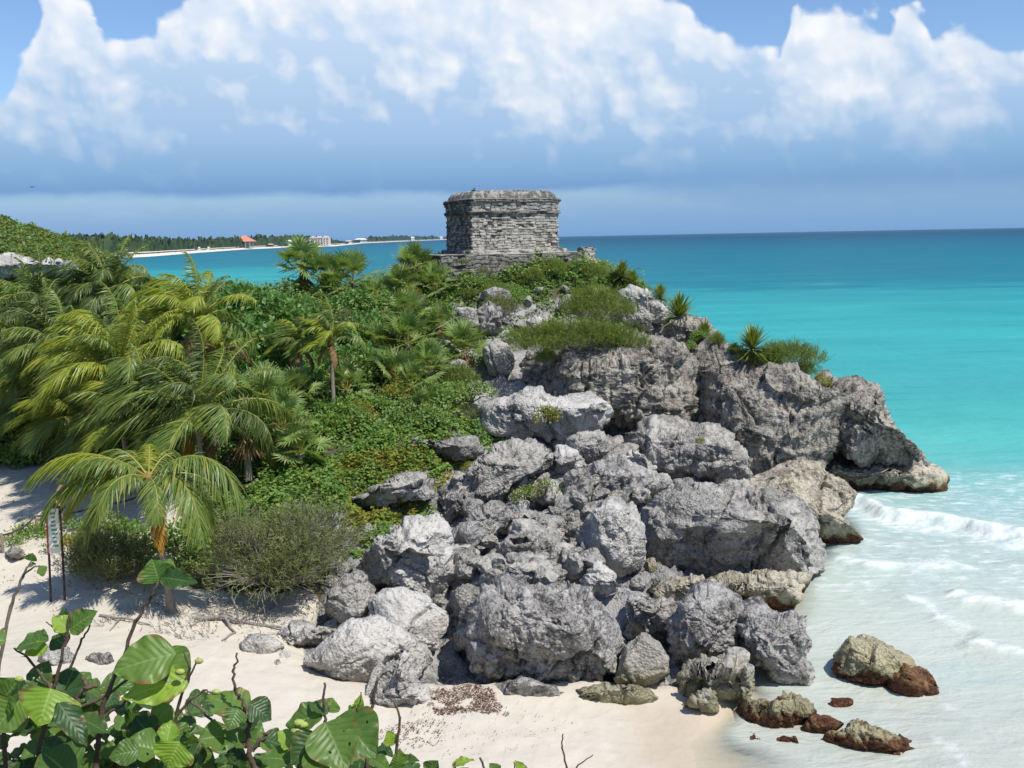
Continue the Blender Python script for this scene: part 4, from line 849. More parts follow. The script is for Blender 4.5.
# ------------------------------------------------------------------ palms
def hit(px, py, y0=15, y1=120):
    r = ray(px, py); pp = CAM + r * (np.linspace(y0, y1, 2500) / r[1])[:, None]; k = np.where(pp[:, 2] < hz(pp[:, 0], pp[:, 1]))[0]
    return pp[k[0]] if len(k) else pp[-1]
WIND = np.array([-1.0, .15, -.05])
def frond(base, az, el, L, droop, rng, wind=.5, nl=112, ll=.66, wdt=.04, hang=.75):
    az, el = math.radians(az), math.radians(el); n = 16; p = np.array(base, float); pts = [p]
    d = np.array([math.cos(az) * math.cos(el), math.sin(az) * math.cos(el), math.sin(el)])
    for k in range(n):
        t = (k + 1) / n; d = unit(d + np.array([0, 0, -1.0]) * droop * t * .18 + WIND * wind * .085 * t); p = p + d * L / n; pts.append(p)
    pts = np.array(pts); tan = unit(np.gradient(pts, axis=0))
    tl = np.linspace(.14, .985, nl); tl = np.r_[tl, tl + .004]; side = np.r_[np.ones(nl), -np.ones(nl)]
    fi = tl * n; i0 = np.clip(fi.astype(int), 0, n - 1); w = (fi - i0)[:, None]
    b = pts[i0] * (1 - w) + pts[i0 + 1] * w; tg = unit(tan[i0] * (1 - w) + tan[i0 + 1] * w)
    s = unit(np.cross(tg, np.array([0, 0, 1.0])) + 1e-4); up = np.cross(s, tg)
    a = np.radians(62 - 34 * tl + rng.uniform(-7, 7, len(tl)))[:, None]
    dr = unit(tg * np.cos(a) + s * side[:, None] * np.sin(a) + up * (.25 - .1 * tl[:, None]) + rng.normal(0, .13, (len(tl), 3)))
    prof = ll * np.clip(np.sin(np.pi * np.clip(tl * .93 + .10, 0, 1)) ** .7, .25, 1) * L / 2.7 * rng.uniform(.6, 1.12, len(tl))
    bend = np.array([0, 0, -1.0]) * rng.uniform(.7, 1.2, (len(tl), 1)) * hang + WIND * wind * rng.uniform(.45, .8, (len(tl), 1))
    wv = unit(np.cross(dr, up) + .35 * rng.normal(size=(len(tl), 3)))
    return pts, strips(b, dr, wv, prof, np.full(len(tl), wdt), bend, 3, [.7, 1, .8, .1])
def palm(label, crown, Y, base, L, n, mats, seed, wind=.6, az=None, trunk_r=.11, lean=0, ll=.68, deadn=3, wdt=.042, upb=0.0, hang=.8, droop=1.25):
    rng = np.random.default_rng(seed); c = P(*crown, Y)
    if base is not None: b0 = hit(*base)
    else: b0 = np.array([c[0] + lean, c[1] + .3, float(hz(c[0] + lean, c[1] + .3))])
    b0 = b0 - np.array([0, 0, .15])
    if base is not None: r = ray(*crown); c = CAM + r * (b0[1] / r[1])
    g = empty('coconut_palm', b0, label, 'palm tree', 'coconut palms on the left of the beach')
    tt_ = np.linspace(0, 1, 14); mid = (b0 + c) / 2 + np.array([(b0[0] - c[0]) * .18, 0, 0])
    pts = (1 - tt_)[:, None] ** 2 * b0 + 2 * (tt_ * (1 - tt_))[:, None] * mid + tt_[:, None] ** 2 * c
    rad = trunk_r * (1.0 - .38 * tt_) + trunk_r * .7 * np.exp(-tt_ * 14); rad[1::2] *= 1.07
    mb = MB(); mb.tube(pts, rad, 10); mb.build('trunk', MAT['trunk'], g, smooth=True)
    mb = MB(); mb.tube([c - np.array([0, 0, .25]), c, c + np.array([0, 0, .3])], [trunk_r * .8, trunk_r * 1.35, trunk_r * .5], 8); mb.build('crownshaft', MAT['dead'], g, smooth=True)
    if az is None:
        az = []
        for k in range(n):
            ring = k / n; az.append((k * 137.5 + rng.uniform(-15, 15), 78 - 72 * ring ** .8 + rng.uniform(-8, 8) + upb, 1.0))
    for k, (a, e, s) in enumerate(az):
        pts, (v, f) = frond(c + np.array([0, 0, .12]), a, e, L * s * rng.uniform(.88, 1.08), droop * rng.uniform(.7, 1.3), rng, wind * rng.uniform(.8, 1.3), ll=ll, wdt=wdt, hang=hang)
        mb = MB(); mb.add(v, f, m=0); mb.tube(pts, np.linspace(.028, .006, len(pts)) * (L / 2.7) ** .5, 5, m=1)
        mb.build('frond', [MAT[mats[int(rng.integers(len(mats)))]], MAT['rachis']], g)
    for k in range(deadn):
        pts, (v, f) = frond(c, rng.uniform(0, 360), rng.uniform(-50, -20), L * .7, 1.6, rng, wind * .6, ll=ll * .6)
        mb = MB(); mb.add(v, f); mb.tube(pts, np.linspace(.025, .006, len(pts)), 5, m=1); mb.build('dead_frond', [MAT['dead_o' if k == 0 and 'leaning' in label else 'dead'], MAT['dead']], g)
    return g
palm('leaning coconut palm nearest the camera, trunk rising from bare sand', (149, 482), 28, (172, 612), 3.3, 16, ['frond', 'frond_y', 'frond'], 1, .35, hang=.95, droop=1.55, deadn=1, ll=.7,
     az=[(-14, 38, 1.22), (-34, 18, 1.0), (22, 10, .8), (186, 36, 1.25), (200, 24, 1.2), (176, 10, .95), (214, 44, .8), (250, 26, .8), (300, 10, .75), (80, 40, .8), (45, 30, .9), (130, 40, .8), (155, 50, .85), (225, 5, .9), (100, 62, .6), (60, 50, .6), (-5, 8, .9), (165, 26, 1.1)])
palm('big dark coconut palm with fronds blown hard to the left, behind the leaning one', (196, 420), 32.5, (206, 500), 4.0, 30, ['frond', 'frond_d', 'frond'], 2, .95, deadn=2, lean=.3)
palm('bright yellow-green coconut palm in the middle of the left palm clump', (118, 378), 37, None, 3.6, 26, ['frond_y', 'frond_y', 'frond'], 3, .75, upb=6)
palm('yellow-green coconut palm with pale trunk against the dark sea grape bushes', (196, 326), 39, (218, 452), 3.1, 22, ['frond_y', 'frond', 'frond_y'], 4, .85, upb=4)
palm('tall dark coconut palm whose fronds stand against the bay', (108, 297), 46, None, 3.3, 24, ['frond_d', 'frond_d', 'frond'], 5, .7, upb=12)
palm('dark coconut palm in front of the grey bluff on the far left', (40, 320), 47, None, 3.2, 22, ['frond_d', 'frond'], 6, .6, upb=8)
palm('coconut palm at the left picture edge with yellow midribs', (4, 372), 44.5, None, 3.6, 22, ['frond', 'frond_y'], 7, .7)
palm('green coconut palm low on the left with fronds trailing over the sand path', (84, 425), 34.5, (96, 470), 3.4, 26, ['frond', 'frond', 'frond_y'], 8, .9)
palm('small coconut palm with a stout grey trunk, left one of a pair', (299, 349), 42, (303, 413), 1.75, 15, ['frond', 'frond_y'], 9, 1.2, trunk_r=.17, ll=.62, deadn=6, droop=1.6)
palm('small yellow-green coconut palm with a thin trunk, right one of a pair', (331, 343), 42.5, (334, 414), 1.9, 16, ['frond_y', 'frond_y', 'frond'], 10, 1.1, trunk_r=.10, ll=.62, upb=8, deadn=2)
palm('small coconut palm with drooping yellow fronds in front of the sea grape bushes', (222, 358), 41, None, 1.9, 13, ['frond_y', 'frond_y', 'dead'], 11, .5, deadn=3, ll=.6, droop=1.8, hang=.9)
palm('dark coconut palm half cut off by the left picture edge', (-22, 332), 44, None, 3.4, 22, ['frond_d', 'frond'], 12, .5)
palm('green coconut palm between the tall dark palm and the middle one', (62, 356), 41, None, 3.2, 24, ['frond', 'frond_d'], 13, .7)
palm('short green coconut palm overhanging the far end of the sand path', (22, 425), 44, None, 3.1, 20, ['frond', 'frond_y', 'frond'], 14, .7)
palm('short bright coconut palm filling the gap behind the leaning one', (142, 428), 35.5, None, 3.0, 22, ['frond_y', 'frond', 'frond'], 15, .8)
palm('short dark coconut palm at the edge of the undergrowth by the path', (48, 400), 44.5, None, 3.1, 20, ['frond_d', 'frond'], 16, .7)

# ------------------------------------------------------------------ fan palms and spiky plants
def fan_proto(seed, n=24, R=.62, mat='fan', tall=.0):
    rng = np.random.default_rng(seed); B, D, Wv, Ln, Wd, Bd = [], [], [], [], [], []; stems = MB()
    for k in range(n):
        az = k * 2.39996 + rng.uniform(-.3, .3); el = math.radians(85 - 95 * (k / n) ** .8 + rng.uniform(-10, 10))
        d = np.array([math.cos(az) * math.cos(el), math.sin(az) * math.cos(el), math.sin(el)]); pl = R * rng.uniform(.75, 1.15)
        tip = d * pl + np.array([0, 0, .25 - .12 * (k / n)]); stems.tube([np.array([0, 0, .1]), tip * .55 + np.array([0, 0, .08]), tip], [.014, .01, .008], 4)
        s = unit(np.cross(d, [0, 0, 1.0])); up = np.cross(s, d); pn = unit(up + .35 * rng.normal(size=3)); s = unit(np.cross(d, pn)); 
        for a in np.linspace(-2.3, 2.3, 19):
            dr = d * math.cos(a) + s * math.sin(a); B.append(tip); D.append(unit(dr + pn * .12)); Wv.append(unit(np.cross(dr, pn)))
            Ln.append(R * rng.uniform(.8, 1.0) * (1 - .16 * abs(a) / 2.15)); Wd.append(.066 * R / .62); Bd.append(np.array([0, 0, -.08 - .16 * rng.random()]))
    v, f = strips(np.array(B), np.array(D), np.array(Wv), np.array(Ln), np.array(Wd), np.array(Bd), 2, [.55, 1, .05])
    return (v, f), stems, rng
def fan_palm(seed, mat, R):
    (v, f), st, rng = fan_proto(seed, 16 + seed % 5, R)
    g = empty('fan_palm', (0, 0, 0)); mesh('fronds', v, [f], MAT[mat], g); st.build('leaf_stalks', MAT['rachis'], g)
    n = 9; az = rng.uniform(0, 6.28, n * 10); el = rng.uniform(-1.3, -.5, n * 10)
    d = np.stack([np.cos(az) * np.cos(el), np.sin(az) * np.cos(el), np.sin(el)], 1); b = np.zeros((n * 10, 3)) + d * .1
    v, f = strips(b, d, unit(np.cross(d, rng.normal(size=d.shape))), rng.uniform(.4, .8, n * 10) * R * 1.3, np.full(n * 10, .05), np.tile([0, 0, -.3], (n * 10, 1)), 2, [1, .8, .1])
    mesh('dead_skirt', v, [f], MAT['dead'], g); mb = MB(); mb.tube([(0, 0, -1.2), (0, 0, -.5), (0, 0, .12)], [.10, .10, .08], 8); mb.build('trunk', MAT['trunk'], g)
    return g
def spiky(seed, n=130, L=.75, mat='yucca'):
    rng = np.random.default_rng(seed); i = np.arange(n); az = i * 2.39996; el = np.radians(88 - 100 * (i / n) ** .75) + rng.normal(0, .1, n)
    d = np.stack([np.cos(az) * np.cos(el), np.sin(az) * np.cos(el), np.sin(el)], 1); b = d * .08 + np.array([0, 0, .05]) - np.array([0, 0, .25]) * (i / n)[:, None]
    v, f = strips(b, d, unit(np.cross(d, [0.1, 0, 1.0])), L * rng.uniform(.75, 1.1, n), np.full(n, .075), np.tile([0, 0, -.16], (n, 1)), 3, [.8, 1, .7, .04])
    g = empty('spiky_plant', (0, 0, 0)); mesh('leaves', v, [f], MAT[mat], g)
    m = 50; az = rng.uniform(0, 6.28, m); el = rng.uniform(-1.4, -.6, m); d = np.stack([np.cos(az) * np.cos(el), np.sin(az) * np.cos(el), np.sin(el)], 1)
    v, f = strips(d * .06 - np.array([0, 0, .2]), d, unit(np.cross(d, rng.normal(size=d.shape))), rng.uniform(.35, .7, m), np.full(m, .05), np.tile([0, 0, -.2], (m, 1)), 2, [1, .8, .1])
    mesh('dead_leaves', v, [f], MAT['dead'], g); mb = MB(); mb.tube([(0, 0, -.9), (0, 0, .1)], [.09, .07], 7); mb.build('stem', MAT['bark'], g); return g
PROTO = {}
def copy_tree(root):
    c = root.copy(); COL.objects.link(c)
    for ch in list(root.children):
        d = ch.copy(); COL.objects.link(d); d.parent = c
    return c
def place(key, builder, loc, scale, rz, label, cat, group=None, tilt=(0, 0)):
    if key not in PROTO: PROTO[key] = builder(); o = PROTO[key]
    else: o = copy_tree(PROTO[key])
    o.location = loc; o.scale = (scale,) * 3; o.rotation_euler = (tilt[0], tilt[1], rz); return tag(o, label, cat, group)
FAN = [(302, 272, 55, 1.25, 'tallest fan palm on the brow against the blue bay, left of two'), (322, 280, 54.5, 1.1, 'fan palm in the middle of the brow clump'), (352, 283, 55, 1.2, 'fan palm at the right end of the brow clump against the bay'),
 (414, 272, 56, 1.15, 'fan palm just left of the temple terrace wall'), (402, 288, 55, .9, 'low fan palm below the one beside the terrace'), (436, 290, 54.5, .95, 'bright fan palm below the left end of the terrace'), (462, 282, 56, .8, 'pale green fan palm right under the terrace wall'),
 (408, 318, 51, .95, 'fan palm halfway down the slope left of the rounded boulder'), (408, 345, 48, 1.15, 'large pale-topped fan palm in the middle of the left slope'), (464, 350, 49, 1.0, 'fan palm with a brown skirt between the two high boulders'), (430, 372, 46, .95, 'fan palm right of the large pale-topped one, lower down'), (396, 382, 45, 1.0, 'lowest fan palm in the middle slope clump'), (372, 378, 45.5, .8, 'small fan palm at the left of the middle slope clump'), (412, 396, 44, .8, 'small yellowish fan palm at the foot of the middle slope clump'),
 (266, 405, 40, 1.1, 'fan palm beside the grey trunk of the small coconut palm'), (284, 430, 38, 1.0, 'drooping fan palm below the small coconut palm pair'), (246, 432, 37, 1.0, 'fan palm right of the big dark coconut palm'), (296, 395, 41.5, .8, 'small fan palm in deep shade behind the grey trunk'), (440, 325, 50.5, .7, 'small fan palm left of the rounded high boulder'), (378, 345, 48, .8, 'fan palm between the sea grape bushes and the large pale-topped one'), (348, 400, 43.5, .85, 'fan palm right of the thin palm trunk, lower slope'), (426, 418, 42.6, .7, 'small fan palm at the upper edge of the creepers'), (300, 455, 37.6, .9, 'fan palm standing in the creepers below the palm pair'), (332, 302, 54, .8, 'fan palm just under the brow clump'), (376, 300, 54, .7, 'fan palm in the gap of the brow by the grey rock')]
for i, (px, py, Y, s, lab) in enumerate(FAN):
    p = P(px, py, Y); z0 = float(hz(p[0], p[1])); p[2] = max(p[2] - .15 * s, z0 + .15)
    k = i % 5; place('fan%d' % k, lambda k=k: fan_palm(400 + k, 'fan', .62), p, s * 1.4, i * 1.3, lab, 'fan palm', 'fan palms on the slope')
for i, (px, py, Y, s, lab) in enumerate([(679, 314, 52, 1.25, 'largest spiky rosette plant on the skyline with brown dead skirt'), (705, 334, 50.5, .75, 'small bright spiky rosette on the cliff edge'), (753, 346, 47.0, 1.15, 'spiky rosette plant next to the feathery bush on the headland edge'), (622, 274, 57, .9, 'dark spiky rosette plant right of the terrace end'), (632, 282, 56.5, .8, 'lower spiky rosette plant right of the terrace end'), (346, 425, 41, .7, 'spiky rosette in the creepers left of the fan palms'), (660, 296, 55, .8, 'spiky rosette at the skyline above the largest one')]):
    p = P(px, py, Y); z0 = float(hz(p[0], p[1])); 
    if p[2] < z0 + .1: p[2] = z0 + .1
    place('spk%d' % (i % 2), lambda i=i: spiky(430 + i), p, s * 1.35, i * 1.7, lab, 'plant', 'spiky rosette plants')

# ------------------------------------------------------------------ bushes
def blob_points(rng, n, rad, clumps=26, cl=.42, top=True):
    cen = unit(rng.normal(size=(clumps, 3))) * rng.uniform(.55, 1.0, (clumps, 1)); cen[:, 2] = np.abs(cen[:, 2]) if top else cen[:, 2]
    k = rng.integers(clumps, size=n); dirs = unit(rng.normal(size=(n, 3))); r = rng.random(n) ** .45
    p = cen[k] + dirs * (r * cl * rng.uniform(.7, 1.2, clumps)[k])[:, None]; out = unit(dirs + p * .6 + np.array([0, 0, .35]))
    return p * np.array(rad), out
def leafy_bush(seed, rad, n, lf, mat, name='leafy_shrub', wl=.8, clumps=26, cl=.42, stems=True, lab=None):
    rng = np.random.default_rng(seed); p, out = blob_points(rng, n, rad, clumps, cl); g = empty(name, (0, 0, 0))
    d = unit(out + rng.normal(0, .55, out.shape)); nr = unit(out + np.array([0, -.1, .5]) + rng.normal(0, .45, out.shape)); nr = unit(nr - d * (nr * d).sum(1, keepdims=True))
    v, f = leaves(p, d, nr, lf * rng.uniform(.6, 1.2, n), lf * wl * rng.uniform(.7, 1.1, n)); mesh('foliage', v, [f], MAT[mat], g)
    if stems:
        mb = MB()
        for k in range(9): q = p[rng.integers(n)]; mb.tube([np.array([0, 0, -.4]), q * .5 + np.array([0, 0, -.05]), q], [.035, .02, .008], 5)
        mb.build('stems', MAT['bark'], g)
    return g
def feathery(seed, rad, n, mat, sprig=.30, name='feathery_shrub', per=7, wdt=.02, clumps=40, stemmat='twig', twigs=60, spread=.45, tl=1.12):
    rng = np.random.default_rng(seed); p, out = blob_points(rng, n, rad, clumps, .34); g = empty(name, (0, 0, 0))
    ax = unit(out * .5 + np.array([-.12, 0, .75]) + rng.normal(0, .25, out.shape)); t = np.tile(np.linspace(.1, 1, per), n)
    B = np.repeat(p, per, 0) + np.repeat(ax, per, 0) * (t * sprig)[:, None]; d = unit(np.repeat(ax, per, 0) * .7 + rng.normal(0, spread, B.shape))
    v, f = strips(B, d, unit(np.cross(d, rng.normal(size=B.shape))), rng.uniform(.07, .15, len(B)) * sprig / .3, np.full(len(B), wdt), np.tile([0, 0, -.1], (len(B), 1)), 1, [1, .3]); mesh('foliage', v, [f], MAT[mat], g)
    mb = MB()
    for k in range(twigs): q = p[rng.integers(n)] * rng.uniform(.85, tl); mb.tube([q * .15 + np.array([0, 0, -.25]), q * .6 + rng.normal(0, .06, 3), q], [.018, .012, .005], 4)
    mb.build('twigs', MAT[stemmat], g); return g
def put(g, px, py, Y, scale=1.0, rz=0.0, sink=.0, label=None, cat='shrub', group=None):
    p = P(px, py, Y); z0 = float(hz(p[0], p[1])); p[2] = max(p[2], z0 - sink); g.location = p; g.scale = (scale,) * 3; g.rotation_euler = (0, 0, rz); return tag(g, label, cat, group)
GR = [(210, 322, 50, 1.9, 'sea grape bush nearest the yellow-green palm at the bay edge'), (250, 312, 51, 2.0, 'dense dark sea grape bush at the top of the brow left of the fan palms'), (285, 318, 49, 1.9, 'sea grape bush directly left of the brow fan palms'), (225, 350, 46, 1.9, 'big glossy sea grape bush behind the small yellow palm'), (262, 352, 45, 2.1, 'largest glossy sea grape bush in the middle of the thicket'), (240, 385, 42, 1.8, 'shaded sea grape bush low in the thicket'), (272, 388, 43, 1.7, 'shaded sea grape bush left of the grey palm trunk'), (365, 335, 49, 1.7, 'sea grape bush right of the small palm pair'), (362, 365, 46, 1.6, 'lower sea grape bush right of the small palm pair'), (350, 310, 52, 1.5, 'sea grape bush below the brow fan palms'), (320, 385, 45, 1.5, 'sea grape bush in deep shade behind the thin palm trunk'), (385, 300, 54, 1.0, 'little bush at the gap in the brow'), (180, 300, 54, 1.6, 'round bush at the left end of the brow by the bay'), (150, 292, 60, 1.6, 'grey-green bush by the bay behind the palms')]
for i, (px, py, Y, r, lab) in enumerate(GR):
    k = i % 4
    key = 'grape%d' % k
    if key not in PROTO: PROTO[key] = leafy_bush(500 + k, (1, .9, .8), 3000, .135, 'grape', 'sea_grape_bush', .95, 34, .36); g = PROTO[key]
    else: g = copy_tree(PROTO[key])
    put(g, px, py + 12, Y, r, i * 1.1, .2, lab, 'bush', 'sea grape bushes on the brow')
put(feathery(520, (3.1, 1.2, .95), 4200, 'fine', .34, per=8), 575, 345, 46.8, 1.0, 0, .3, 'large feathery yellow-green shrub hanging over the cliff face', 'shrub')
put(feathery(521, (1.5, 1.0, .95), 1500, 'fine', .34, per=8), 600, 316, 48.8, 1.2, 0, .3, 'upper dome of feathery shrub right of the pale stones', 'shrub')
put(feathery(522, (1.7, .8, .8), 1500, 'fine', .34, per=8), 784, 364, 46.8, 1.0, 0, .3, 'feathery bush leaning seaward on the headland edge', 'shrub')
put(feathery(523, (1.0, .7, .4), 600, 'fine', .3, per=8), 838, 395, 48.6, 1.0, 0, .3, 'low green tuft behind the headland crest', 'shrub')
put(feathery(524, (2.3, 1.5, 1.75), 3300, 'dry', .36, per=7, twigs=900, wdt=.024, tl=1.32), 265, 575, 29.6, 1.0, 0, .5, 'wide grey-green dry bush full of bare twigs at the beach edge', 'bush')
put(feathery(525, (1.3, 1.0, 1.2), 700, 'dry', .34, per=7, twigs=520, wdt=.024, tl=1.35), 318, 545, 31.2, 1.0, 0, .4, 'twiggy grey bush behind the egg-shaped boulder', 'bush')
put(feathery(526, (1.35, 1.0, 1.25), 1900, 'dry', .32, per=8, wdt=.022), 112, 572, 30.5, 1.0, 0, .4, 'soft grey-green shrub in the shade left of the leaning palm', 'shrub')
put(feathery(527, (.9, .5, .32), 500, 'fine', .26, per=8), 708, 519, 34.0, .8, 0, .0, 'yellow-green tuft growing on the long flat slab', 'shrub')
put(feathery(528, (.8, .6, .5), 420, 'dry', .3, per=7, twigs=80), 500, 312, 53, 1.2, 0, .1, 'grey twiggy bush on the bare slope below the temple', 'bush')
put(leafy_bush(529, (.62, .45, .5), 420, .13, 'cover_y', 'leafy_shrub'), 548, 417, 41.6, .9, 0, .0, 'small bright leafy shrub on the pale shelf', 'shrub')
put(leafy_bush(530, (.5, .4, .3), 160, .12, 'cover_y', 'leafy_shrub'), 658, 499, 36.0, .5, 0, .0, 'tiny bright plant on the left end of the long flat slab', 'shrub')
for i, (px, py, r, lab) in enumerate([(-6, 466, 1.3, 'dense dark bush at the left picture edge at the top of the sand path'), (24, 465, 1.2, 'dense dark bush second from the left picture edge at the top of the sand path'), (52, 464, 1.2, 'dense dark bush behind the walker on the sand path'), (80, 464, 1.2, 'dense dark bush at the upper right end of the sand path'), (108, 468, 1.1, 'dark bush below the palms right of the sand path')]):
    g = copy_tree(PROTO['grape%d' % (i % 4)]); g.location = hit(px, py) + np.array([0, .5, .35]); g.scale = (r,) * 3; g.rotation_euler = (0, 0, i * 1.9); tag(g, lab, 'bush')
for i, (px, py, Y, r, m, lab) in enumerate([(508, 300, 54, .8, 'cover', 'bright green leafy plant on bare rock left of the grey twiggy bush'), (452, 318, 51.5, .7, 'cover', 'leafy plant on top of the rounded high boulder'), (440, 400, 43.5, 1.2, 'herb', 'leafy green shrub left of the pale shelf'), (470, 395, 44, 1.0, 'herb', 'green shrub below the hanging boulder'), (510, 408, 43, .6, 'cover_y', 'yellow-green creeper tuft at the left end of the pale shelf'), (524, 498, 36, .7, 'fine', 'greenish tuft in the hollow of the grey ridge'), (545, 490, 36.5, .6, 'fine', 'second greenish tuft in the hollow, by the upright grey block'), (60, 545, 33, .6, 'cover', 'low leafy plant left of the sign posts'), (10, 548, 33.5, .7, 'herb', 'low plant at the left edge below the rope fence'), (33, 536, 34.5, .8, 'cover', 'low plant at the foot of the rope fence'), (98, 530, 33.5, .9, 'herb', 'leafy plant in palm shade above the soft shrub'), (126, 538, 32.5, .9, 'cover', 'leafy plant behind the leaning palm trunk'), (150, 545, 32, 1.0, 'herb', 'bushy plant right behind the leaning palm trunk'), (178, 545, 31.5, 1.1, 'cover', 'bright bushy plant left of the dry bush'), (170, 575, 30.5, .9, 'herb', 'low plant between the leaning palm trunk and the dry bush'), (82, 545, 31.5, .8, 'cover_y', 'bright leafy plant between the sign and the soft shrub')]):
    put(leafy_bush(540 + i, (1, .8, .6), 700 if r > .7 else 350, .14, m, 'leafy_shrub'), px, py, Y, r, i, .1, lab, 'shrub')

rgb = np.random.default_rng(88); spoly = [(250,300),(380,292),(430,280),(440,330),(460,380),(478,420),(400,440),(300,445),(240,480),(225,440),(290,420),(300,380)]
bp = [lambda: leafy_bush(561, (1, .9, .8), 1500, .15, 'herb', 'low_bush', .8, 30, .34), lambda: leafy_bush(562, (1, .9, .7), 1300, .16, 'cover', 'low_bush', .9, 26, .36), lambda: feathery(563, (1, .9, .8), 700, 'fine', .3, per=7, wdt=.03, name='low_bush'), lambda: leafy_bush(564, (1, .9, .9), 1500, .12, 'cover_y', 'low_bush', .7, 34, .3), lambda: feathery(565, (1, .8, .8), 420, 'dry', .34, per=7, wdt=.03, name='low_bush', twigs=160, tl=1.3)]
lb = ['leafy mid-green bush in the tangle on the slope', 'broad-leaved bright green bush in the tangle on the slope', 'feathery green bush in the tangle on the slope', 'yellow-green leafy bush in the tangle on the slope', 'grey twiggy bush in the tangle on the slope']
kk = 0
while kk < 52:
    px, py = rgb.uniform(225, 480), rgb.uniform(280, 480)
    if not inpoly(np.array([px]), np.array([py]), spoly)[0]: continue
    p = hit(px, py); k = [0, 1, 2, 0, 3, 1, 4][kk % 7]; s = rgb.uniform(.45, 1.0)
    place('low%d' % k, bp[k], p + np.array([0, 0, .1]), s, rgb.uniform(0, 6.28), lb[k], 'bush', lb[k].split(' in the')[0].replace('bush', 'bushes') + ' on the slope'); kk += 1

upoly = [(440,282),(470,268),(600,268),(650,284),(640,300),(560,296),(500,300),(452,318),(420,330),(400,300)]
ub = ['leafy mid-green bush on the brow below the temple', 'broad-leaved bright green bush on the brow below the temple', 'feathery green bush on the brow below the temple', 'yellow-green leafy bush on the brow below the temple', 'grey twiggy bush on the brow below the temple']
kk = 0
while kk < 30:
    px, py = rgb.uniform(400, 650), rgb.uniform(266, 328)
    if not inpoly(np.array([px]), np.array([py]), upoly)[0]: continue
    p = hit(px, py); k = [0, 1, 2, 0, 3, 1, 2][kk % 7]
    place('low%d' % k, bp[k], p + np.array([0, 0, .05]), rgb.uniform(.4, .85), rgb.uniform(0, 6.28), ub[k], 'bush', ub[k].split(' on the')[0].replace('bush', 'bushes') + ' on the brow'); kk += 1
for i, (px, py, Y, k, s, lab) in enumerate([(716, 344, 48.2, 2, .5, 'feathery tuft on the skyline notch of the headland'), (735, 351, 47.5, 0, .42, 'small leafy tuft left of the spiky rosette on the headland edge'), (772, 359, 46.8, 1, .55, 'leafy clump between the spiky rosette and the feathery headland bush'), (806, 374, 46.8, 2, .6, 'feathery clump trailing down the headland ridge'), (822, 384, 47.2, 3, .5, 'yellow-green clump low on the headland ridge'), (846, 390, 47.4, 2, .55, 'feathery clump furthest out on the headland ridge'), (700, 338, 50, 1, .5, 'leafy clump right of the small bright rosette'), (652, 352, 46.5, 3, .3, 'yellow-green tuft at the right end of the cliff face top'), (690, 348, 47.5, 0, .4, 'leafy tuft over the cleft between cliff and headland'), (470, 470, 37.4, 3, .35, 'yellow-green tuft at the top of the grey ridge'), (700, 442, 41.0, 3, .22, 'tiny yellow tuft on the rock spur'), (545, 362, 46.5, 2, .55, 'feathery clump trailing over the left part of the cliff face')]):
    g = place('low%d' % k, bp[k], P(px, py, Y), s, i * 1.3, lab, 'bush')

# ground cover that nobody could count
def cover(name, label, poly, n, lf, mat, hgt, yr, seed, mode='leaf', ok=None):
    rng = np.random.default_rng(seed); X0 = []; poly = np.array(poly, float)
    c4 = np.array([P(px, py, Y) for px in (poly[:, 0].min(), poly[:, 0].max()) for py in (poly[:, 1].mean(),) for Y in yr]); x0, x1 = c4[:, 0].min(), c4[:, 0].max()
    tot = 0
    while tot < n:
        x = rng.uniform(x0, x1, n); y = rng.uniform(yr[0], yr[1], n); z = hz(x, y); p = np.stack([x, y, z], 1); px, py = proj(p)
        k = inpoly(px, py, poly); dn = fbm(p * .9, 3, seed + 1); k &= rng.random(n) < np.clip(.62 + dn * 1.1, .04, 1)
        X0.append(p[k]); tot += k.sum()
        if len(X0) > 30: break
    p = np.concatenate(X0)[:n]; n = len(p); hn = np.clip(.45 + fbm(p * .8, 3, seed + 2) * 1.1, .06, 1.3); p = p + np.array([0, 0, 1.0]) * (hgt * hn * rng.random(n) ** .6)[:, None]
    if mode == 'leaf':
        d = unit(rng.normal(0, 1, (n, 3)) * np.array([1, 1, .4]) + np.array([0, 0, .15])); nr = unit(np.array([0, -.15, .9]) + rng.normal(0, .4, (n, 3))); nr = unit(nr - d * (nr * d).sum(1, keepdims=True))
        v, f = leaves(p, d, nr, lf * rng.uniform(.6, 1.25, n), lf * .8 * rng.uniform(.7, 1.1, n))
    else:
        d = unit(rng.normal(0, .45, (n, 3)) + np.array([-.1, 0, .9])); v, f = strips(p, d, unit(np.cross(d, rng.normal(size=(n, 3)))), lf * rng.uniform(.5, 1.3, n), np.full(n, .03), np.tile([-.2, 0, -.3], (n, 1)), 2, [1, .8, .1])
    return tag(mesh(name, v, [f], MAT[mat]), label, 'ground cover', kind='stuff')
creep = [(300,440),(400,424),(470,420),(505,440),(480,462),(430,480),(400,498),(440,520),(395,545),(350,560),(300,540),(250,520),(262,470)]
cover('creeper', 'green creeper carpet between the grey outcrops', creep, 17000, .17, 'cover', .6, (32, 46), 600)
cover('yellow_creeper', 'yellowing creeper along the grey outcrops', [(330,470),(400,455),(470,458),(440,490),(400,505),(420,520),(380,548),(340,540),(350,500)], 5000, .15, 'cover_y', .6, (32, 42), 610)
slope = [(150,290),(260,290),(380,285),(420,258),(470,254),(560,260),(600,272),(650,284),(640,296),(560,290),(500,282),(452,300),(438,330),(470,390),(480,420),(400,440),(300,440),(240,470),(180,470),(150,380)]
cover('herb_layer', 'leafy undergrowth on the slope and round the temple', slope, 36000, .19, 'herb', .95, (33, 63), 620)
cover('dark_undergrowth', 'dark green undergrowth below the fan palms', slope, 9000, .22, 'grape', .6, (33, 60), 630)
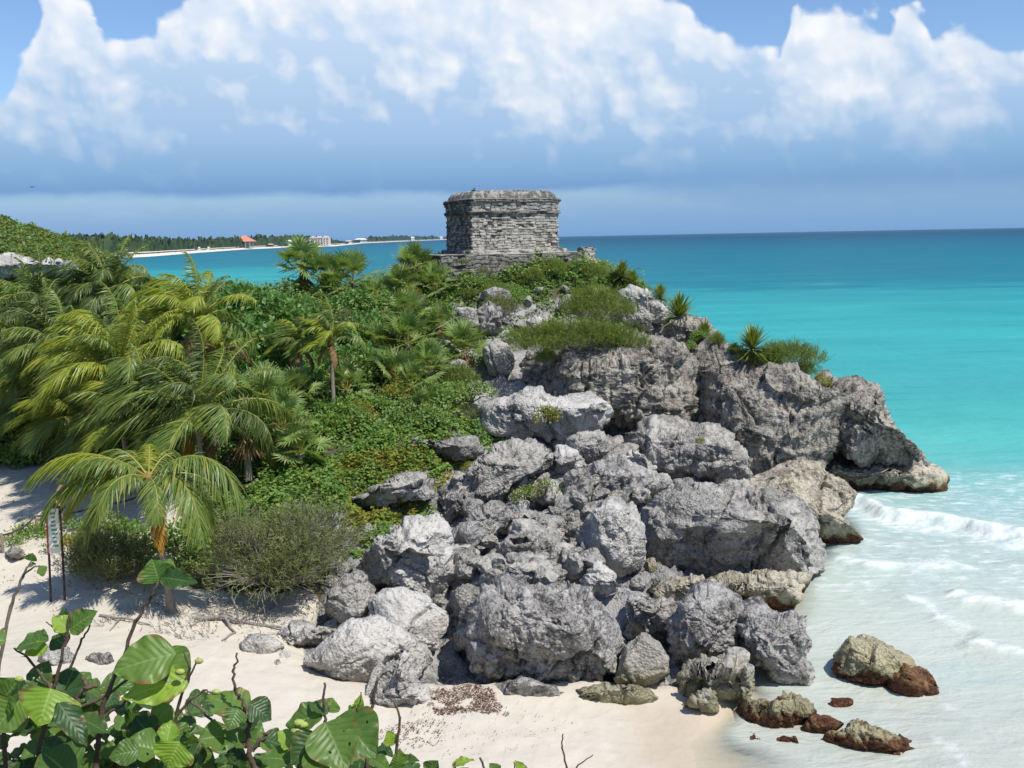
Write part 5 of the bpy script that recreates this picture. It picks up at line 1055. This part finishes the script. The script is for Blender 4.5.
brow = [(385,285),(420,262),(470,262),(560,258),(606,268),(650,280),(640,292),(600,292),(560,286),(500,282),(450,296),(400,310)]
cover('brow_herbs', 'bright bushy herbs below the temple terrace', brow, 15000, .2, 'herb', .62, (53, 62), 640)
cover('brow_grass', 'dry grass tufts below the temple terrace', brow, 4500, .45, 'dry', .3, (53, 62), 650, 'grass')
cover('ledge_grass', 'grass and weeds on the ledges of the cliff top', [(640,280),(700,318),(760,345),(800,372),(870,385),(880,392),(830,400),(760,366),(690,345),(640,320)], 4200, .32, 'fine', .3, (46, 60), 660, 'grass')
cover('bare_slope_weeds', 'sparse weeds among the stones below the temple', [(440,290),(560,290),(640,330),(520,350),(450,400),(430,360)], 3600, .2, 'herb', .35, (44, 58), 670)
cover('brow_weeds', 'weeds over the bare earth below the temple terrace', [(400,285),(450,270),(600,272),(640,290),(600,305),(500,305),(430,320)], 6000, .18, 'cover', .3, (50, 60), 671)
cover('shore_undergrowth', 'low greenery behind the dry bush', [(180,440),(300,440),(330,560),(240,600),(190,560)], 7000, .16, 'cover', .5, (28, 44), 675)
left = [(-60,300),(60,330),(150,330),(150,470),(100,470),(60,462),(-60,462)]
cover('palm_undergrowth', 'shady undergrowth below the left palms', left, 9000, .25, 'grape', .9, (40, 66), 680)
hillp = [(-90,180),(60,205),(112,235),(130,262),(84,258),(50,256),(-90,253)]
lowp = [(-90,284),(90,275),(120,268),(140,300),(100,330),(-90,330)]
cover('bluff_scrub', 'scrub and bushes in the hollow below the grey bluff', lowp, 16000, .4, 'herb', 1.0, (60, 108), 685)
cover('bluff_scrub_dark', 'dark bushes in the hollow below the grey bluff', lowp, 8000, .45, 'grape', 1.2, (60, 108), 686)
cover('bay_scrub', 'scrub over the low rise behind the left palms by the bay', [(-60,255),(100,250),(185,282),(185,312),(-60,312)], 22000, .4, 'fine', .9, (62, 135), 688)
cover('hill_scrub', 'dense green scrub on the hill at the far left', hillp, 42000, .5, 'fine', .8, (106, 178), 690)
cover('hill_scrub_dark', 'darker scrub clumps on the hill at the far left', hillp, 12000, .55, 'grape', 1.0, (106, 178), 695)
cover('hill_scrub_dry', 'greyish dry scrub on the hill at the far left', hillp, 16000, .45, 'dry', .9, (106, 178), 695)

# ------------------------------------------------------------------ things on the beach
def mat_flat(name, col, rough=.6, spec=.3): return plain(name, col, rough, .12, 8, spec)
MAT['post'] = mat_flat('dark_red_post', (.06, .028, .026)); MAT['wood'] = plain('weathered_wood', (.22, .18, .14), .9, .35, 12, .1, .02); MAT['panel'] = mat_flat('white_sign_panel', (.66, .70, .66), .5); MAT['print'] = mat_flat('green_print', (.12, .27, .17)); MAT['redframe'] = mat_flat('red_sign_edge', (.33, .06, .08))
MAT['rope'] = plain('dark_rope', (.07, .06, .055), .9, .3, 30); MAT['shirt'] = mat_flat('maroon_shirt', (.10, .028, .035), .8); MAT['shorts'] = mat_flat('dark_shorts', (.035, .035, .045), .8); MAT['skin'] = mat_flat('skin', (.42, .25, .17), .6); MAT['hair'] = mat_flat('dark_hair', (.025, .02, .017), .6)
MAT['seaweed'] = leaf_material('dried_seaweed', (.13, .07, .055), (.24, .15, .11), (.32, .24, .16), .85, .1, .1); MAT['bird'] = mat_flat('black_bird', (.03, .03, .03), .7)
b1, b2 = hit(51, 602), hit(65, 600.5)
sg = empty('beach_sign', (b1 + b2) / 2, 'tall narrow white sign board on two dark posts in the sand', 'sign')
def up_to(b, px, py): r = ray(px, py); return CAM + r * (b[1] / r[1])
t1, t2 = up_to(b1, 47.0, 507), up_to(b2, 60, 506)
for bb, tt_ in ((b1, t1), (b2, t2)): mb = MB(); mb.tube([bb - [0, 0, .3], bb, tt_], [.035, .035, .032], 8); mb.build('post', MAT['post'], sg, smooth=True)
w_ = unit(t2 - t1); dn = unit(b1 - t1); nrm = unit(np.cross(dn, w_)); nrm = nrm if nrm[1] < 0 else -nrm; H0 = np.linalg.norm(t1 - up_to(b1, 48.7, 553))
def pq(a, h, o=0.0): return t1 + w_ * a + dn * h + nrm * (.045 + o)
def slab(mb, a0, a1, h0, h1, o0, o1, m=0):
    v = [pq(a, h, o) for o in (o0, o1) for a, h in ((a0, h0), (a1, h0), (a1, h1), (a0, h1))]
    mb.add(v, np.array([[0, 1, 2, 3], [7, 6, 5, 4], [0, 4, 5, 1], [1, 5, 6, 2], [2, 6, 7, 3], [3, 7, 4, 0]]), m=m)
WD = np.linalg.norm(t2 - t1)
mb = MB(); slab(mb, .0, WD * .88, .06, H0, 0, .02); mb.build('panel', MAT['panel'], sg)
mb = MB(); slab(mb, -.03, .02, .04, H0 + .03, -.005, .035); mb.build('edge_strip', MAT['redframe'], sg)
mb = MB(); rg = np.random.default_rng(3)
for k in range(9):
    h = .16 + k * (H0 - .28) / 9; a0 = .08 + rg.uniform(0, .05)
    slab(mb, a0, a0 + WD * rg.uniform(.3, .58), h, h + rg.uniform(.035, .075), .02, .024)
mb.build('print', MAT['print'], sg)
# rope fence along the path
fp = [(-14, 556, 18), (3, 553, 19), (37, 531, 16), (104, 514, 11), (150, 500, 10)]
bs = [hit(px, py) for px, py, h in fp]; fe = empty('rope_fence', bs[1], 'sagging dark rope fence on wooden posts beside the sand path', 'fence')
tops = []
for bb, (px, py, h) in zip(bs, fp):
    tp_ = bb + np.array([0, 0, h * bb[1] / F_]); tops.append(tp_); mb = MB(); mb.tube([bb - [0, 0, .3], bb, tp_ + [0, 0, .06]], [.06, .055, .05], 8); mb.build('post', MAT['wood'], fe, smooth=True)
for k in range(len(tops) - 1):
    s_ = np.linspace(0, 1, 12)[:, None]; L_ = tops[k] * (1 - s_) + tops[k + 1] * s_; L_ = L_ - np.array([0, 0, 1.0]) * (4 * s_ * (1 - s_) * .14)
    mb = MB(); mb.tube(L_, .035, 6); mb.build('rope', MAT['rope'], fe, smooth=True)
# the walker behind the sign
def skin_body(name, verts, edges, radii, mat, parent, sub=2):
    me = bpy.data.meshes.new(name); o = bpy.data.objects.new(name, me); COL.objects.link(o); o.parent = parent
    me.from_pydata([tuple(x) for x in verts], edges, []); me.materials.append(mat)
    m = o.modifiers.new('skin', 'SKIN'); m.use_smooth_shade = True
    for i, r in enumerate(radii): me.skin_vertices[0].data[i].radius = r if isinstance(r, tuple) else (r, r); me.skin_vertices[0].data[i].use_root = (i == 0)
    s = o.modifiers.new('sub', 'SUBSURF'); s.levels = sub; s.render_levels = sub; return o
ft = hit(61, 529); pr = empty('person', ft, 'person in a maroon shirt and dark shorts walking along the sand path behind the sign', 'person'); pr.rotation_euler = (0, 0, math.radians(-95))
V = [(0, 0, .92), (0, .03, 1.08), (0, .07, 1.30), (0, .09, 1.46), (0, .12, 1.56), (0, .15, 1.68),
     (.10, 0, .88), (.11, .13, .50), (.11, .05, .09), (.11, .19, .04), (-.10, 0, .88), (-.11, -.06, .49), (-.11, -.28, .14), (-.11, -.2, .05),
     (.18, .08, 1.41), (.24, .02, 1.13), (.24, .16, .93), (.24, .22, .85), (-.18, .08, 1.41), (-.25, .14, 1.13), (-.23, .30, .98), (-.23, .37, .93)]
E = [(0, 1), (1, 2), (2, 3), (3, 4), (4, 5), (0, 6), (6, 7), (7, 8), (8, 9), (0, 10), (10, 11), (11, 12), (12, 13), (3, 14), (14, 15), (15, 16), (16, 17), (3, 18), (18, 19), (19, 20), (20, 21)]
Rr = [(.15, .11), (.14, .10), (.165, .11), (.10, .08), .055, .095, .095, .06, .045, .04, .095, .06, .045, .04, .06, .045, .034, .04, .06, .045, .034, .04]
skin_body('body', V, E, Rr, MAT['skin'], pr)
skin_body('shirt', [V[0], V[1], V[2], (0, .085, 1.44), V[14], (.235, .03, 1.2), V[18], (-.24, .12, 1.2)], [(0, 1), (1, 2), (2, 3), (3, 4), (4, 5), (3, 6), (6, 7)], [(.175, .13), (.165, .12), (.19, .13), (.12, .10), .08, .07, .08, .07], MAT['shirt'], pr)
skin_body('shorts', [V[0], V[6], (.11, .10, .56), V[10], (-.11, -.04, .55)], [(0, 1), (1, 2), (0, 3), (3, 4)], [(.17, .125), .12, .095, .12, .095], MAT['shorts'], pr)
v, f = cubesphere(12); mesh('hair', v * np.array([.105, .115, .085]) + np.array([0, .135, 1.74]), [f], MAT['hair'], None, origin=np.zeros(3), smooth=True).parent = pr
# driftwood and dead sticks
def stick(name, label, cat, paths, mat='twig'):
    p0 = np.array(paths[0][0][0]); mb = MB()
    for pts, r in paths:
        pts = np.array(pts); q = [pts[0]]
        for k in range(len(pts) - 1):
            for s in (.33, .67, 1.0): q.append(pts[k] * (1 - s) + pts[k + 1] * s)
        q = np.array(q); q[1:-1] += np.random.default_rng(len(q)).normal(0, r * .5, q[1:-1].shape); mb.tube(q, np.linspace(r, r * .4, len(q)), 6)
    return tag(mb.build(name, MAT[mat], None, origin=p0, smooth=True), label, cat)
def gp(px, py, dz=.05): p = hit(px, py); return p + np.array([0, 0, dz])
stick('driftwood', 'tangled grey driftwood branch lying at the foot of the dry bush', 'driftwood', [([gp(196, 619), gp(225, 622, .15), gp(258, 626, .1), gp(292, 631)], .07), ([gp(225, 622, .15), gp(235, 634), gp(222, 642)], .05), ([gp(240, 624, .1), gp(262, 618, .25)], .04), ([gp(205, 620), gp(190, 628)], .04)])
h_ = gp(238, 622); stick('dead_stick', 'bleached dead stick standing upright in front of the dry bush', 'stick', [([h_ - [0, 0, .2], h_ + [0, 0, .35], h_ + [-.12, 0, .75], h_ + [-.08, 0, 1.05]], .04), ([h_ + [-.08, 0, .6], h_ + [.12, 0, .95]], .02)])
stick('dead_stick', 'thin bleached stick lying by the half buried rock on the beach', 'stick', [([gp(520, 690), gp(540, 692), gp(560, 697)], .035)])
stick('dead_branch', 'dark twisted branch lying on sand left of the leaning palm', 'branch', [([gp(100, 617), gp(125, 622, .12), gp(150, 626)], .045), ([gp(120, 621), gp(110, 632)], .03)])
wp = [(420,700),(436,690),(470,684),(492,690),(498,704),(510,716),(470,712),(440,716)]
def weed(poly, n, s, seed, label):
    rg = np.random.default_rng(seed); poly = np.array(poly, float); px = rg.uniform(poly[:, 0].min(), poly[:, 0].max(), n * 3); py = rg.uniform(poly[:, 1].min(), poly[:, 1].max(), n * 3); k = inpoly(px, py, poly) & (fbm(np.stack([px * .05, py * .12, px * 0], 1), 3, seed) > -.32)
    p = np.array([G(a_, b_, .5) for a_, b_ in zip(px[k], py[k])])[:n]; p = np.array([G(a_, b_, float(hz(q_[0], q_[1]))) for a_, b_, q_ in zip(px[k][:n], py[k][:n], p)]); p[:, 2] = hz(p[:, 0], p[:, 1]) + rg.uniform(.01, .07, len(p)); m = len(p)
    d = unit(rg.normal(size=(m, 3)) * np.array([1, 1, .25])); nr = unit(np.array([0, 0, 1.0]) + rg.normal(0, .4, (m, 3))); nr = unit(nr - d * (nr * d).sum(1, keepdims=True))
    v, f = leaves(p, d, nr, s * rg.uniform(.5, 1.4, m), s * .5 * rg.uniform(.6, 1.2, m)); tag(mesh('seaweed', v, [f], MAT['seaweed']), label, 'seaweed', kind='stuff')
weed(wp, 1500, .075, 700, 'brown dried seaweed heaped on the sand in front of the huge boulder')
weed([(410,708),(520,706),(600,730),(560,745),(440,760),(400,740)], 170, .05, 710, 'scattered bits of brown seaweed across the sand')
weed([(410,720),(445,722),(440,745),(402,752),(370,735)], 260, .07, 720, 'thin line of seaweed curving towards the foreground leaves')
cover('leaf_litter', 'dry leaf litter and twigs scattered under the palms and bushes', [(-20,470),(140,470),(200,600),(330,625),(320,650),(180,640),(60,620),(-20,600)], 700, .08, 'dead', .02, (27, 44), 730)
cover('fallen_twigs', 'bare fallen twigs on the sand below the dry bush', [(150,595),(340,610),(335,645),(180,640),(90,625)], 500, .3, 'twig', .04, (26, 32), 735, 'grass')
# birds
def bird(p, s, label, spread):
    g = empty('bird', p, label, 'bird'); v, f = cubesphere(10); mesh('body', v * np.array([.26, .09, .09]) * s + p + np.array([0, 0, .09 * s]), [f], MAT['bird'], g, smooth=True)
    if spread:
        for sgn in (-1, 1):
            a_ = np.array([[0, 0, .1], [.1, .35 * sgn, .24], [-.02, .9 * sgn, .12], [-.12, .36 * sgn, .2], [-.1, 0, .1]]) * s; a_[:, :2] = a_[:, [1, 0]]; th = np.array([0, 0, .015 * s])
            vv_ = np.concatenate([a_ + p + th, a_ + p - th]); mesh('wing', vv_, [np.array([[0, 1, 3, 4], [9, 8, 6, 5]]), np.array([[1, 2, 3], [8, 7, 6]])], MAT['bird'], g)
    else:
        v, f = cubesphere(8); mesh('head', v * .08 * s + p + np.array([.1, 0, .3]) * s, [f], MAT['bird'], g, smooth=True); mb = MB(); mb.tube([p + np.array([.04, 0, .1]) * s, p + np.array([.1, 0, .3]) * s], [.07 * s, .05 * s], 6); mb.build('neck', MAT['bird'], g)
        mb = MB(); mb.tube([p + np.array([.0, .03, .05]) * s, p + np.array([.0, .03, -.15]) * s], .012 * s, 4); mb.build('leg', MAT['bird'], g)
bird(P(32, 187.5, 90), .42, 'dark bird gliding under the clouds at the far left', True)
bird(T0 + E1 * .35 + E2 * .45 + np.array([0, 0, 3.30]), .5, 'bird perched on the front left corner of the temple roof', False)

# ------------------------------------------------------------------ big-leaved shrubs in the foreground
def big_leaf_mat(name, c1, c2, vein):
    m, t, out = material(name); uv = t.new('ShaderNodeUVMap').outputs[0]; u, v, _ = t.sep(uv); r = t.new('ShaderNodeObjectInfo').outputs['Random']; p = pos(t)
    au = t.math('ABSOLUTE', t.math('SUBTRACT', u, .5))
    mid = t.ss(au, .028, .008); lat = t.math('FRACT', t.math('SUBTRACT', t.math('MULTIPLY', v, 8.0), t.math('MULTIPLY', au, 4.6)))
    lv = t.ss(t.math('ABSOLUTE', t.math('SUBTRACT', lat, .5)), .08, .02)
    n = t.noise(p, 22, 4, .6); base = t.mix(t.math('ADD', t.math('MULTIPLY', r, .75), t.math('MULTIPLY_ADD', n, .7, -.25), clamp=True), c1, c2)
    base = t.mix(t.math('MULTIPLY', t.ss(t.noise(p, 60, 2, .5), .66, .72), .5), base, (.16, .12, .04))
    base = t.mix(t.math('MULTIPLY', t.ss(au, .34, .49), t.ss(t.noise(p, 26, 3, .55), .50, .60)), base, (.26, .15, .055))
    hole = t.math('GREATER_THAN', t.noise(t.vmath('ADD', p, t.comb(r, r, r)), 48, 1, .4), .765)
    c = t.mix(t.math('MAXIMUM', t.math('MULTIPLY', mid, .75), t.math('MULTIPLY', lv, .22)), base, vein)
    quilt = t.math('ADD', t.math('ABSOLUTE', t.math('SUBTRACT', lat, .5)), t.math('MULTIPLY', n, .25)); nm = t.bump(quilt, .35, .006)
    b = t.new('ShaderNodeBsdfPrincipled'); t.put(b.inputs['Base Color'], c); b.inputs['Roughness'].default_value = .42; b.inputs['Specular IOR Level'].default_value = .45; t.put(b.inputs['Normal'], nm)
    tr = t.new('ShaderNodeBsdfTranslucent'); tc = t.new('ShaderNodeMix', data_type='RGBA', blend_type='MULTIPLY'); tc.inputs[0].default_value = 1; t.put(tc.inputs[6], c); tc.inputs[7].default_value = (1.5, 1.35, .5, 1); t.put(tr.inputs[0], tc.outputs[2])
    mx = t.new('ShaderNodeMixShader'); mx.inputs[0].default_value = .42; t.l.new(b.outputs[0], mx.inputs[1]); t.l.new(tr.outputs[0], mx.inputs[2])
    hm_ = t.new('ShaderNodeMixShader'); t.put(hm_.inputs[0], hole); t.l.new(mx.outputs[0], hm_.inputs[1]); t.l.new(t.new('ShaderNodeBsdfTransparent').outputs[0], hm_.inputs[2]); t.l.new(hm_.outputs[0], out.inputs[0]); return m
MAT['big'] = big_leaf_mat('broad_leaf_green', (.07, .155, .03), (.175, .29, .055), (.27, .38, .13)); MAT['big_d'] = big_leaf_mat('broad_leaf_deep_green', (.033, .085, .024), (.09, .17, .042), (.16, .25, .09)); MAT['big_y'] = big_leaf_mat('broad_leaf_young_green', (.19, .35, .035), (.32, .46, .06), (.42, .52, .16))
MAT['fruit'] = plain('unripe_fruit', (.34, .40, .10), .6, .2, 60, .3, .004)
def big_leaf(parent, b_, t_, Yb, Yt, wpx, mat, rng, face=None, curl=.12, name='leaf'):
    a0 = P(b_[0], b_[1], Yb); t_ = (b_[0] + (t_[0] - b_[0]) * .8, b_[1] + (t_[1] - b_[1]) * .8); a1 = P(t_[0], t_[1], Yt); ax = a1 - a0; L = np.linalg.norm(ax); ax = ax / L; wd = wpx * 1.36 * Yb / F_ * rng.uniform(.85, 1.1)
    tc = unit(CAM - (a0 + a1) / 2); nr = unit((face if face is not None else np.array([.15, 0, .75]) + tc * rng.uniform(.5, 1.0) + rng.normal(0, .22, 3))); nr = unit(nr - ax * (nr @ ax)); s = np.cross(ax, nr)
    nt, nu = 31, 13; tt_, uu = np.meshgrid(np.linspace(0, 1, nt), np.linspace(-1, 1, nu), indexing='ij'); tt_, uu = tt_.ravel(), uu.ravel()
    prof = np.sin(np.pi * np.clip(tt_, 0, 1) ** .78) ** .8 * (1 - .30 * tt_ ** 3) * (1 + .02 * np.sin(tt_ * 15 + uu * 3 + rng.uniform(0, 6))); hw = wd * .5 * prof; cv = rng.uniform(.5, 1.3) * curl; fold = rng.uniform(.1, .4)
    wav = (np.sin(tt_ * 13 + uu * 1.6 + rng.uniform(0, 6)) + .6 * np.sin(tt_ * 27 - uu * 2 + rng.uniform(0, 6))) * .035 * L * np.abs(uu) ** 2; quilt = np.abs(((tt_ * 8 - np.abs(uu) * 2.3) % 1) - .5) * .0 * L
    v = a0 + ax * (L * tt_)[:, None] + s * (uu * hw * np.sqrt(1 - fold ** 2 * .4))[:, None] + nr * (np.abs(uu) ** 1.3 * hw * fold - cv * L * (tt_ - .35) ** 2 * 1.6 + wav + quilt)[:, None]
    o = mesh(name, v, [grid_faces(nt, nu)], MAT[mat], parent, smooth=True, uv=np.stack([uu * .5 + .5, tt_], 1)); return o
def twig(parent, pts, r0, r1, Y, name='stem', mat='bark'):
    q = np.array([P(px, py, Y + dy) for px, py, dy in [(p + (0,))[:3] for p in pts]]); n = 5 * (len(q) - 1) + 1; i = np.linspace(0, len(q) - 1, n); k = np.clip(i.astype(int), 0, len(q) - 2); w = (i - k)[:, None]; w = w * w * (3 - 2 * w) * .35 + w * .65
    pts_ = q[k] * (1 - w) + q[k + 1] * w; pts_[1:-1] += np.random.default_rng(int(abs(pts[0][0]) * 7 + 3)).normal(0, r0 * .25, pts_[1:-1].shape)
    rad = .75 * np.linspace(r0, r1, n) * (1 + .18 * (np.arange(n) % 5 == 0)); mb = MB(); mb.tube(pts_, rad, 8); return mb.build(name, MAT[mat], parent, smooth=True)
def shrub(label, root_px, Y): p = P(root_px, 800, Y); return empty('broad_leaved_shrub', np.array([p[0], p[1], float(hz(p[0], p[1]))]), label, 'shrub', 'broad-leaved shrubs in the foreground')
rg = np.random.default_rng(77); y0 = 2.75
A = shrub('foreground broad-leaved shrub filling the bottom left corner, with a puckered bright leaf', 40, y0)
Bs = shrub('foreground broad-leaved shrub with the tall bare diagonal branch and two big bright leaves', 150, y0)
Cs = shrub('foreground broad-leaved shrub with the curved bare twig rising above pale sand', 240, y0)
Ds = shrub('foreground broad-leaved shrub with two large hanging leaves and green fruit', 340, y0)
Es = shrub('low foreground leaf sprigs along the bottom edge, right of the hanging leaves', 450, y0)
for g, pts, r0, r1 in [(A, [(30, 860), (38, 760), (52, 690), (66, 640), (70, 612)], .011, .004), (A, [(10, 860), (4, 740), (-4, 660)], .010, .006), (A, [(52, 690), (30, 660), (14, 648)], .006, .003), (A, [(66, 640), (54, 628), (46, 622)], .004, .002), (A, [(80, 730), (79, 712), (77, 697), (86, 687), (83, 677)], .012, .007), (A, [(86, 687), (97, 686)], .010, .008), (A, [(70, 668), (82, 640), (90, 625)], .005, .003),
    (Bs, [(98, 860), (96, 760), (101, 711), (117, 668), (137, 622), (150, 598), (158, 582)], .012, .004), (Bs, [(72, 711), (100, 699), (130, 678), (146, 659)], .006, .0045), (Bs, [(104, 716), (124, 704), (134, 690), (138, 668)], .006, .003), (Bs, [(160, 860), (165, 780), (180, 700), (190, 668), (184, 652)], .008, .003), (Bs, [(182, 690), (194, 668), (198, 658)], .004, .003), (Bs, [(176, 716), (190, 700), (205, 690), (214, 694)], .006, .003),
    (Cs, [(262, 860), (254, 770), (249, 745), (247, 720), (244, 705), (236, 690), (234, 672), (237, 653)], .013, .0035), (Cs, [(252, 750), (262, 740), (268, 733)], .010, .007), (Cs, [(250, 748), (238, 742), (224, 738)], .009, .004), (Cs, [(212, 720), (196, 706), (186, 700)], .005, .003),
    (Ds, [(330, 860), (326, 780), (325, 722)], .010, .006), (Ds, [(325, 722), (324, 700), (324.5, 683)], .006, .004), (Ds, [(366, 790), (368, 718), (374, 698), (378, 679)], .008, .005), (Ds, [(352, 740), (358, 716), (361, 692)], .004, .002), (Ds, [(392, 800), (397, 745), (400, 718), (394, 702), (389, 698)], .006, .003),
    (Es, [(450, 860), (452, 790), (455, 762)], .006, .003), (Es, [(495, 840), (488, 782), (480, 758)], .006, .004), (Es, [(520, 840), (516, 780), (514, 762)], .005, .002), (Es, [(420, 860), (424, 800), (432, 766)], .006, .003)]:
    twig(g, pts, r0, r1, y0)
LV = [(Bs, (176, 653), (94, 675), 0, -.05, 38, 'big'), (Bs, (189, 678), (103, 702), 0, -.05, 30, 'big_y'), (Bs, (160, 652), (196, 690), .05, .0, 34, 'big'), (A, (58, 708), (78, 655), 0, .1, 46, 'big_d'), (A, (34, 690), (52, 652), .0, .06, 22, 'big_d'), (A, (0, 706), (22, 672), 0, 0, 34, 'big'), (A, (51, 688), (36, 735), -.05, -.12, 46, 'big_y'), (A, (58, 702), (95, 757), -.1, -.15, 20, 'big_d'), (A, (72, 778), (34, 742), -.1, -.05, 44, 'big'), (A, (76, 716), (117, 737), 0, -.05, 24, 'big_d'), (Bs, (152, 738), (130, 710), 0, .05, 26, 'big_d'), (Bs, (158, 750), (116, 740), -.05, -.08, 28, 'big'), (Bs, (140, 750), (100, 758), -.1, -.12, 24, 'big'), (Bs, (180, 742), (163, 774), -.1, -.12, 36, 'big_y'), (Bs, (167, 742), (172, 713), -.05, .0, 20, 'big_y'), (A, (69, 630), (103, 606), 0, .0, 22, 'big'), (A, (69, 630), (48, 613), 0, 0, 16, 'big_y'), (A, (68, 626), (61, 605), .05, .05, 17, 'big_d'), (A, (48, 640), (5, 648), 0, 0, 24, 'big'), (A, (66, 646), (48, 634), .03, .05, 18, 'big_d'), (A, (-6, 640), (9, 641), 0, 0, 22, 'big'), (A, (48, 646), (17, 656), 0, -.02, 14, 'big_y'), (A, (20, 700), (-15, 740), 0, -.05, 40, 'big'),
    (Cs, (246, 714), (198, 688), 0, .05, 36, 'big'), (Cs, (249, 703), (278, 724), 0, 0, 24, 'big_d'), (Cs, (246, 746), (219, 727), 0, 0, 22, 'big'), (Cs, (224, 736), (192, 740), 0, -.05, 30, 'big'), (Cs, (238, 708), (226, 736), -.02, -.06, 22, 'big'), (Ds, (322, 714), (276, 728), 0, 0, 32, 'big'), (Ds, (325, 722), (352, 782), -.05, -.15, 48, 'big'), (Ds, (338, 716), (386, 768), 0, -.1, 46, 'big'), (Ds, (328, 713), (303, 699), 0, .03, 15, 'big_d'), (Ds, (327, 712), (334, 694), .03, .05, 18, 'big'), (Ds, (318, 734), (284, 772), -.05, -.1, 28, 'big_d'), (Ds, (310, 750), (332, 780), -.1, -.15, 26, 'big'), (Ds, (292, 746), (275, 727), 0, 0, 24, 'big_y'), (Ds, (292, 760), (252, 756), -.05, -.05, 30, 'big'), (Ds, (350, 716), (366, 704), .02, .02, 15, 'big'), (Ds, (357, 712), (362, 690), .02, .03, 9, 'big_y'), (Ds, (392, 746), (387, 727), 0, 0, 12, 'big_y'),
    (Es, (396, 770), (401, 744), 0, 0, 20, 'big'), (Es, (430, 776), (440, 757), 0, 0, 20, 'big'), (Es, (452, 766), (479, 757), 0, 0, 10, 'big_y'), (Es, (525, 778), (513, 756), 0, 0, 11, 'big_y'), (Es, (497, 776), (488, 760), 0, 0, 14, 'big'), (Es, (460, 782), (470, 764), 0, 0, 18, 'big'), (Es, (414, 778), (404, 760), 0, 0, 18, 'big_d'),
    (Bs, (159, 582), (150, 553), 0, .0, 30, 'big'), (Bs, (163, 580), (173, 552), .02, .05, 16, 'big'), (Bs, (160, 577), (207, 584), .0, -.03, 20, 'big_d')]
for g, b_, t_, d0, d1, wp_, mt in LV: big_leaf(g, b_, t_, y0 + d0, y0 + d1, wp_, mt, rg)
for g, x0, x1, yA, n in [(A, -20, 100, 690, 46), (Bs, 85, 200, 705, 40), (Cs, 185, 275, 730, 28), (Ds, 270, 400, 742, 26), (Es, 395, 500, 774, 8)]:
    for k in range(int(n * 1.6)):
        bx, by = rg.uniform(x0, x1), rg.uniform(yA, 800); an = rg.uniform(0, 6.28); Lp = rg.uniform(16, 46); dy = rg.uniform(.1, .5)
        big_leaf(g, (bx, by), (bx + math.cos(an) * Lp, by + math.sin(an) * Lp * .6 + 6), y0 + dy, y0 + dy + rg.uniform(-.1, .06), Lp * rg.uniform(.45, .6), ['big', 'big_d', 'big_d', 'big'][k % 4], rg)
for g, x0, x1, yA, n in [(A, -25, 60, 655, 26), (A, 20, 110, 672, 20), (Bs, 90, 190, 690, 22), (Cs, 190, 270, 722, 14)]:      # the shaded inner leaves
    for k in range(n):
        bx, by = rg.uniform(x0, x1), rg.uniform(yA, 780); an = rg.uniform(0, 6.28); Lp = rg.uniform(22, 50); dy = rg.uniform(.3, .7)
        big_leaf(g, (bx, by), (bx + math.cos(an) * Lp, by + math.sin(an) * Lp * .6 + 8), y0 + dy, y0 + dy + rg.uniform(-.1, .06), Lp * .55, ['big', 'big_d'][k % 2], rg)
for g, px, py, r in [(Ds, 299, 723, .011), (Ds, 297, 731, .012), (Ds, 303, 725, .010), (Cs, 216, 692, .008), (Bs, 180, 672, .009), (A, 19, 679, .008), (Bs, 199, 661, .008)]:
    v, f = cubesphere(12); v = v * (1 + fbm(v * 5 + px, 2, 3) * .16)[:, None]; mesh('fruit', v * np.array([1.5, 1, 1]) * r + P(px, py, y0 - .03), [f], MAT['fruit'], g, smooth=True)
Fs = shrub('thin twig at the left edge with three small round leaves against the sand', 6, 3.6)
twig(Fs, [(-10, 900), (-6, 700), (10, 607), (22, 577), (31, 562)], .012, .005, 3.6, mat='wood'); twig(Fs, [(24, 574), (36, 566), (40, 566)], .005, .003, 3.6, mat='wood')
for b_, t_, w_2 in [((31, 561), (33, 551), 11), ((40, 566), (45, 579), 10), ((28, 566), (38, 563), 5)]: big_leaf(Fs, b_, t_, 3.6, 3.6, w_2, 'big', rg)
Gs = shrub('small forked bare twig poking up from the bottom edge over the sand', 572, 3.0)
twig(Gs, [(572, 860), (567, 768), (562, 748), (563, 734)], .005, .0025, 3.0); twig(Gs, [(571, 780), (578, 765), (593, 755)], .004, .002, 3.0)

# ------------------------------------------------------------------ sea haze
hm = bpy.data.materials.new('haze_air'); hm.use_nodes = True; ht = NT(hm.node_tree); ho = ht.new('ShaderNodeOutputMaterial')
hv = ht.new('ShaderNodeVolumePrincipled'); hv.inputs['Color'].default_value = (.45, .72, 1.0, 1); hv.inputs['Density'].default_value = 0.000042; hv.inputs['Anisotropy'].default_value = .2
ht.l.new(hv.outputs[0], ho.inputs['Volume'])
mb = MB(); mb.box((0, 6900, 9.5), (28200, 14400, 35)); hz_o = mb.build('haze', hm); hz_o['kind'] = 'stuff'; hz_o['label'] = 'thin pale haze over the sea'
